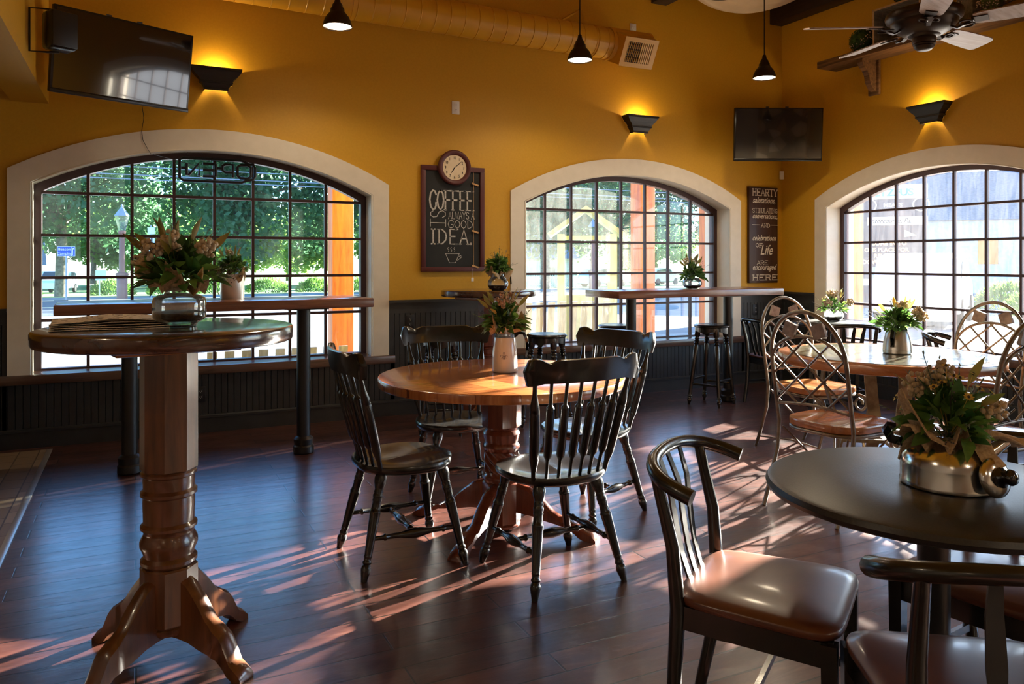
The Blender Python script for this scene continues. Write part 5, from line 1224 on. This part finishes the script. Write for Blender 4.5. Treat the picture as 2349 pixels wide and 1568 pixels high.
near = [(-3.4, 45, 'dark green maple across the street behind the blue road sign'), (4.6, 41, 'dark green maple with forked trunk centred in the left window'), (12.4, 45, 'dark green maple behind the orange porch post in the left window'), (22.8, 42, 'dark green maple at the top left of the middle window'), (31.5, 47, 'dark green maple behind the pink-lit post in the middle window'), (39, 43, 'dark green maple at the right side of the middle window')]
for i, (x, y, l) in enumerate(near):
    gz = GZ-.04*(y-36.5); tree_root(c, tk, (x, y, gz+6.0), l, 'street maples across the road', i == 0, i*1.3, [1.0, 1.05, .95, 1, .95, 1][i])
c, tk = tree_meshes(2, 7000, 6.0, .55, MT['crown2'], 5.5)
far = [(62, 44), (70, 30), (66, 17), (80, 52), (58, 60), (-16, 98), (-25, 79), (-4, 92), (3.5, 84), (20.5, 88), (17.0, 98), (9.2, 97), (29, 80), (38, 92), (47, 86), (58, 80), (68, 92), (79, 86)]
for i, (x, y) in enumerate(far): tree_root(c, tk, (x, y, 3.9), 'pale sunlit green tree in the background row beyond the street maples', 'background trees', i == 0, i*.9, [1, .9, 1.05][i % 3])
def bushmesh():
    q = random.Random(9); mb = MB()
    for k in range(1500):
        v = Vector((q.gauss(0, 1), q.gauss(0, 1), abs(q.gauss(0, 1)))).normalized()*q.uniform(.7, 1); p = Vector((v.x*1.3, v.y*1.0, v.z*.85)); mb.leaf(p, v+Vector((0, 0, .6)), .22, .05, n=2)
    return mb.build('foliage', MT['g_mid'], smooth=50)
bf = bushmesh()
bl = [(-6, 50), (-1.2, 49), (1.6, 50), (4.4, 49.5), (7.4, 50), (10.2, 49.5), (13, 50), (19, 49), (24, 50)]
for i, (x, y) in enumerate(bl):
    r = thing('ornamental_bush', 'low feathery green bush in the planted row behind the far lawn', 'bush', (x, y, -.62), i*.8, 'bushes behind the lawn')
    p = bf if i == 0 else bf.copy()
    if i: COL.objects.link(p)
    p.parent = r
for i, (x, y, s, l) in enumerate(((24.2, 14.6, .9, 'sunlit bush outside the right window by the parking area, nearer the sign'), (21.5, 12.2, .8, 'sunlit bush outside the right window further right, beside its twin'))):
    r = thing('ornamental_bush', l, 'bush', (x, y, GZ), i); r.scale = (s, s, s); p = bf.copy(); COL.objects.link(p); p.parent = r

# street furniture
t = thing('street_lamp', 'tall street lantern on a reddish post seen in the left window', 'lamp post', (-.49, 34.6, GZ))
MB().lathe([(.20, 0), (.20, .85), (.17, .9), (.24, .93), (.24, 1.0), (.12, 1.05), (.105, 2.55), (.14, 2.60), (.14, 2.68), (.10, 2.72)], n=20).build('post', MT['postred'], t)
MB().lathe([(.13, 2.72), (.27, 3.30), (.26, 3.31)], n=6, cap1=False).build('lantern_glass', MT['jarglass'], t, smooth=0)
MB().lathe([(.30, 3.30), (.10, 3.58), (.06, 3.62), (.03, 3.74), (.01, 3.78)], n=6).build('lantern_roof', MT['galv'], t, smooth=0)
d2 = dup(t, (21.6, 34.6, GZ), 0, 'distant street lantern seen through the middle window')
t = thing('road_sign', 'blue road sign reading Beacon Camping on a thin post', 'sign', (-2.40, 34.2, GZ), R(6))
MB().turn((0, 0, 0), (0, 0, 2.0), [(0, .03), (1, .03)], 8).build('post', MT['galv'], t)
MB().box(-.30, .30, -.045, -.03, 1.68, 2.06).build('sign_border', MT['signwhite'], t, smooth=0)
MB().box(-.285, .165, -.050, -.044, 1.695, 2.045).build('sign_panel', MT['roadblue'], t, smooth=0)
MB().box(.18, .285, -.050, -.044, 1.695, 2.045).build('arrow_panel', MT['roadblue'], t, smooth=0)
text('Beacon', .15, TR(-.06, -.053, 1.90), MT['signwhite'], t, 'lettering', 0, .95, .001, 'CENTER', .001); text('Camping', .15, TR(-.06, -.053, 1.74), MT['signwhite'], t, 'lettering', 0, .95, .001, 'CENTER', .001)
mb = MB(); mb.box(.205, .225, -.054, -.051, 1.72, 1.97); mb.add([(.195, -.053, 1.95), (.27, -.053, 1.96), (.23, -.053, 2.02)], [(0, 1, 2)]); mb.build('arrow', MT['signwhite'], t, smooth=0)
t = thing('road_sign', 'stacked small white route signs on a thin post in the left window', 'sign', (.56, 34.4, GZ), R(2))
MB().turn((0, 0, 0), (0, 0, 2.95), [(0, .03), (1, .03)], 8).build('post', MT['galv'], t)
for z0, z1 in ((1.85, 2.10), (2.15, 2.50), (2.58, 2.86)): MB().box(-.13, .13, -.05, -.035, z0, z1).build('sign_panel', MT['signwhite'], t, smooth=0)
mb = MB(); mb.box(-.05, -.02, -.053, -.051, 1.89, 2.03); mb.box(-.05, .05, -.053, -.051, 2.01, 2.04); mb.add([(.04, -.052, 1.985), (.09, -.052, 2.025), (.04, -.052, 2.065)], [(0, 1, 2)])
for x in (-.07, -.01, .05): mb.box(x, x+.03, -.053, -.051, 2.20, 2.44)
mb.build('arrow_marks', MT['ink'], t, smooth=0)
t = thing('yard_sign', 'small blank white yard sign on the far lawn', 'sign', (-1.62, 43.5, -.36)); MB().box(-.03, .03, 0, .02, 0, .9).build('stake', MT['signwhite'], t, smooth=0); MB().box(-.18, .30, -.03, -.001, .75, 1.25).build('panel', MT['signwhite'], t, smooth=0)
def car(label, loc, rz):
    t = thing('parked_car', label, 'car', loc, rz); mb = MB()
    prof = [(-2.2, .35), (-2.25, .75), (-2.1, 1.0), (-1.9, 1.15), (-1.55, 1.55), (-.2, 1.68), (.55, 1.62), (1.15, 1.12), (2.0, .98), (2.25, .8), (2.25, .4)]
    Mx = Matrix(((1, 0, 0, 0), (0, 0, 1, 0), (0, 1, 0, 0), (0, 0, 0, 1)))
    mb.prism(prof, -.85, .85, Mx); mb.build('car_body', MT['carwhite'], t, smooth=30)
    for s in (1, -1):
        g = MB(); g.prism([(-1.75, 1.12), (-1.45, 1.48), (-.2, 1.58), (.5, 1.52), (.95, 1.12)], .852*s, .862*s, Mx); g.build('side_windows', MT['carglass'], t, smooth=0)
    MB().add([(.60, -.7, 1.60), (.60, .7, 1.60), (1.16, .75, 1.13), (1.16, -.75, 1.13)], [(0, 1, 2, 3)]).build('windscreen', MT['carglass'], t, smooth=0, solid=.01)
    for x in (-1.4, 1.4):
        for y in (-.80, .80): MB().turn((x, y-.11, .33), (x, y+.11, .33), [(0, .25), (.1, .33), (.9, .33), (1, .25)], 20).build('wheel', MT['rubber'], t)
    return t
c0 = car('white car parked behind the blue road sign, far left', (-5.2, 66, -1.0), R(-100))
dup(c0, (36.0, 56, -.85), R(10), 'white car across the street left of the pink-lit post, middle window'); dup(c0, (46.5, 62, -.95), R(15), 'white car across the street right of the pink-lit post, middle window'); dup(c0, (17.2, 12.4, GZ-.0), R(30), 'white car parked just outside the right window')
def house(label, loc, rz, L, D, H, rf):
    t = thing('house', label, 'building', loc, rz); MB().box(-L/2, L/2, -D/2, D/2, 0, H).build('wall', MT['siding'], t, smooth=0)
    Mx = Matrix(((0, 0, 1, 0), (1, 0, 0, 0), (0, 1, 0, 0), (0, 0, 0, 1)))
    MB().prism([(-D/2-.3, H), (0, H+rf), (D/2+.3, H)], -L/2-.3, L/2+.3, Mx).build('roof', MT['shingle'], t, smooth=0)
    for k in range(3): x = -L/2+L*(k+.7)/3.4; MB().box(x-.4, x+.4, -D/2-.03, -D/2, H*.4, H*.4+1.1).build('window', MT['carglass'], t, smooth=0)
    return t
house('grey roofed house behind the white car at the far left', (-12.5, 84, -1.3), R(8), 9, 7, 2.3, 2.8)
house('pale low house across the street in the middle window', (30, 64, -1.0), R(-10), 12, 8, 2.6, 2.4)
house('grey barn-like building outside the right window, behind the shop sign', (36, 27, GZ), R(-52), 11, 7, 3.4, 2.6)
house('low grey shed outside the right window, right of the shop sign', (43, 19.5, GZ), R(-60), 6, 5, 2.8, 1.8)
t = thing('picket_fence', 'white picket fence across the street in the middle window', 'fence', (24, 52, -.70)); mb = MB(); mb.box(-5, 7, 0, .04, .25, .33); mb.box(-5, 7, 0, .04, .7, .78)
mb.build('rails', MT['signwhite'], t, smooth=0); mb = MB()
for k in range(60): x = -5+.2*k; mb.prism([(x, 0), (x+.09, 0), (x+.09, .95), (x+.045, 1.03), (x, .95)], -.04, -.01, Matrix(((1, 0, 0, 0), (0, 0, 1, 0), (0, 1, 0, 0), (0, 0, 0, 1))))
tag(mb.build('pickets', MT['signwhite'], t, smooth=0), None, None, None)
for k, (z, sg) in enumerate(((4.55, .25), (4.15, .2), (3.98, .2))): tag(MB().tube([(-60+15*i, 33.5, z+.9-sg*4*(1-((i-5)/5)**2)*.9*.5) for i in range(11)], .022, 5).build('overhead_cable', MT['roadblue'] if False else MT['galv']), 'overhead cable crossing above the street, seen high in the left and middle windows', 'cable', 'overhead street cables')
# porch posts just outside
for i, (x, y, l) in enumerate(((2.06, 8.6, 'orange cedar porch post outside the left window'), (6.16, 8.6, 'cedar porch post outside the middle window'), (8.45, 9.95, 'cedar porch post at the right edge of the middle window'), (9.75, 8.255, 'cedar porch post at the left edge of the right window'))):
    t = thing('porch_post', l, 'post', (x, y, GZ)); MB().bbox(-.12, .12, -.12, .12, 0, 3.9, .012).build('timber', MT['cedar'], t); MB().box(-.2, .2, -.2, .2, 0, .12).build('base_block', MT['pave'], t, smooth=0)
    if i: MB().box(-.17, .17, -.17, .17, 3.0, 3.2).build('post_collar', MT['cedar'], t, smooth=0)
def bench(label, x, y, top, n, rz=0):
    t = thing('slatted_bench', label, 'bench', (x, y, GZ), rz)
    for k in range(n): MB().bar([(-.5*n*.15+.15*k, .0, .1), (-.5*n*.15+.15*k, -.10, top-GZ)], .085, .02, up=(1, 0, 0)).build('slat', MT['greywood'], t, smooth=0)
    MB().box(-.5*n*.15, .5*n*.15-.07, 0, .5, .38, .42).build('seat', MT['greywood'], t, smooth=0); MB().box(-.5*n*.15, .5*n*.15-.07, -.015, .03, .2, .28).build('rail', MT['greywood'], t, smooth=0)
    for x in (-.5*n*.15+.04, .5*n*.15-.15):
        MB().box(x, x+.06, .42, .48, 0, .4).build('leg', MT['greywood'], t, smooth=0)
    return t
bench('grey slatted bench back outside the bottom of the left window', 1.30, 7.6, .50, 9); bench('grey slatted bench back outside the bottom of the middle window', 4.55, 7.8, .86, 8, R(2))
t = thing('garden_booth', 'lime yellow timber booth outside the left half of the middle window', 'booth', (7.95, 13.0, GZ), R(-30))
mb = MB()
for x in (-.55, .45):
    for y in (-.4, .4): MB().box(x, x+.14, y-.05, y+.05, 0, 2.0).build('post', MT['lime'], t, smooth=0)
mb.bar([(-.72, 0, 1.98), (0, 0, 2.5), (.72, 0, 1.98)], .09, .9); mb.box(-.5, .5, -.05, .05, 1.9, 1.98); mb.build('roof', MT['lime'], t, smooth=0)
MB().box(-.5, .5, -.44, .44, .75, .83).build('counter', MT['lime'], t, smooth=0); MB().box(-.55, .59, -.44, -.40, 0, .75).build('front_panel', MT['lime'], t, smooth=0)
# big shop sign outside the right window
t = thing('shop_sign', 'large roadside shop sign with amber message board outside the right window', 'sign', (21.25, 16.35, GZ), R(-52.4))
px = 24/F_PX
def sx(p): return (p-2055)*px
def sz(p): return EYE-GZ-(p-HORIZON)*px
MB().bbox(sx(1985), sx(2118), -.05, .15, sz(590), sz(432), .02).build('board', MT['signdark'], t)
mb = MB(); mb.box(sx(1985), sx(2000), 0, .15, 0, sz(590)); mb.box(sx(2105), sx(2118), 0, .15, 0, sz(590)); mb.build('posts', MT['signdark'], t, smooth=0)
MB().box(sx(1962), sx(2120), -.09, -.05, sz(456), sz(424)).build('name_banner', MT['signwhite'], t, smooth=0)
text('STOLTZFUS', .30, TR(sx(1966), -.095, sz(449)), MT['teal'], t, 'lettering', 0, 1.08, .012, 'LEFT', .002)
text('MEATS', .16, TR(sx(2030), -.055, sz(474)), MT['signwhite'], t, 'lettering', 0, 1.1, .004, 'LEFT', .002)
for cx in (1999, 2107): MB().tube([(sx(cx)+.22*math.cos(a), -.07, sz(470)+.20*math.sin(a)) for a in [2*PI*k/24 for k in range(24)]], .02, 6, closed=True).build('medallion_ring', MT['signwhite'], t)
MB().box(sx(1996), sx(2120), -.09, -.05, sz(516), sz(497)).build('place_banner', MT['signwhite'], t, smooth=0)
text('Intercourse, Pa.', .20, TR(sx(2001), -.095, sz(511)), MT['ink'], t, 'lettering', .35, .92, .002, 'LEFT', .002)
MB().prism([(sx(2073), sz(544)), (sx(2098), sz(540)), (sx(2073), sz(527))], -.06, -.055, Matrix(((1, 0, 0, 0), (0, 0, 1, 0), (0, 1, 0, 0), (0, 0, 0, 1)))).build('arrow', MT['tan'], t, smooth=0)
for s, a, y in (('COME IN TO', 2004, 562), ('OUS PLACE FOR', 1990, 577), ('RELAXING SIT', 2010, 591), ('DOWN BREAKFAST!', 1986, 605)): text(s, .175, TR(sx(a), -.065, sz(y)), MT['led'], t, 'led_lettering', 0, .98, .003, 'LEFT', .002)
MB().box(sx(1985), sx(2118), -.055, .05, sz(612), sz(590)).build('message_board', MT['signdark'], t, smooth=0)
MB().box(sx(1978), sx(2135), -.06, .1, sz(655), sz(640)).build('lower_panel', MT['signwhite'], t, smooth=0)
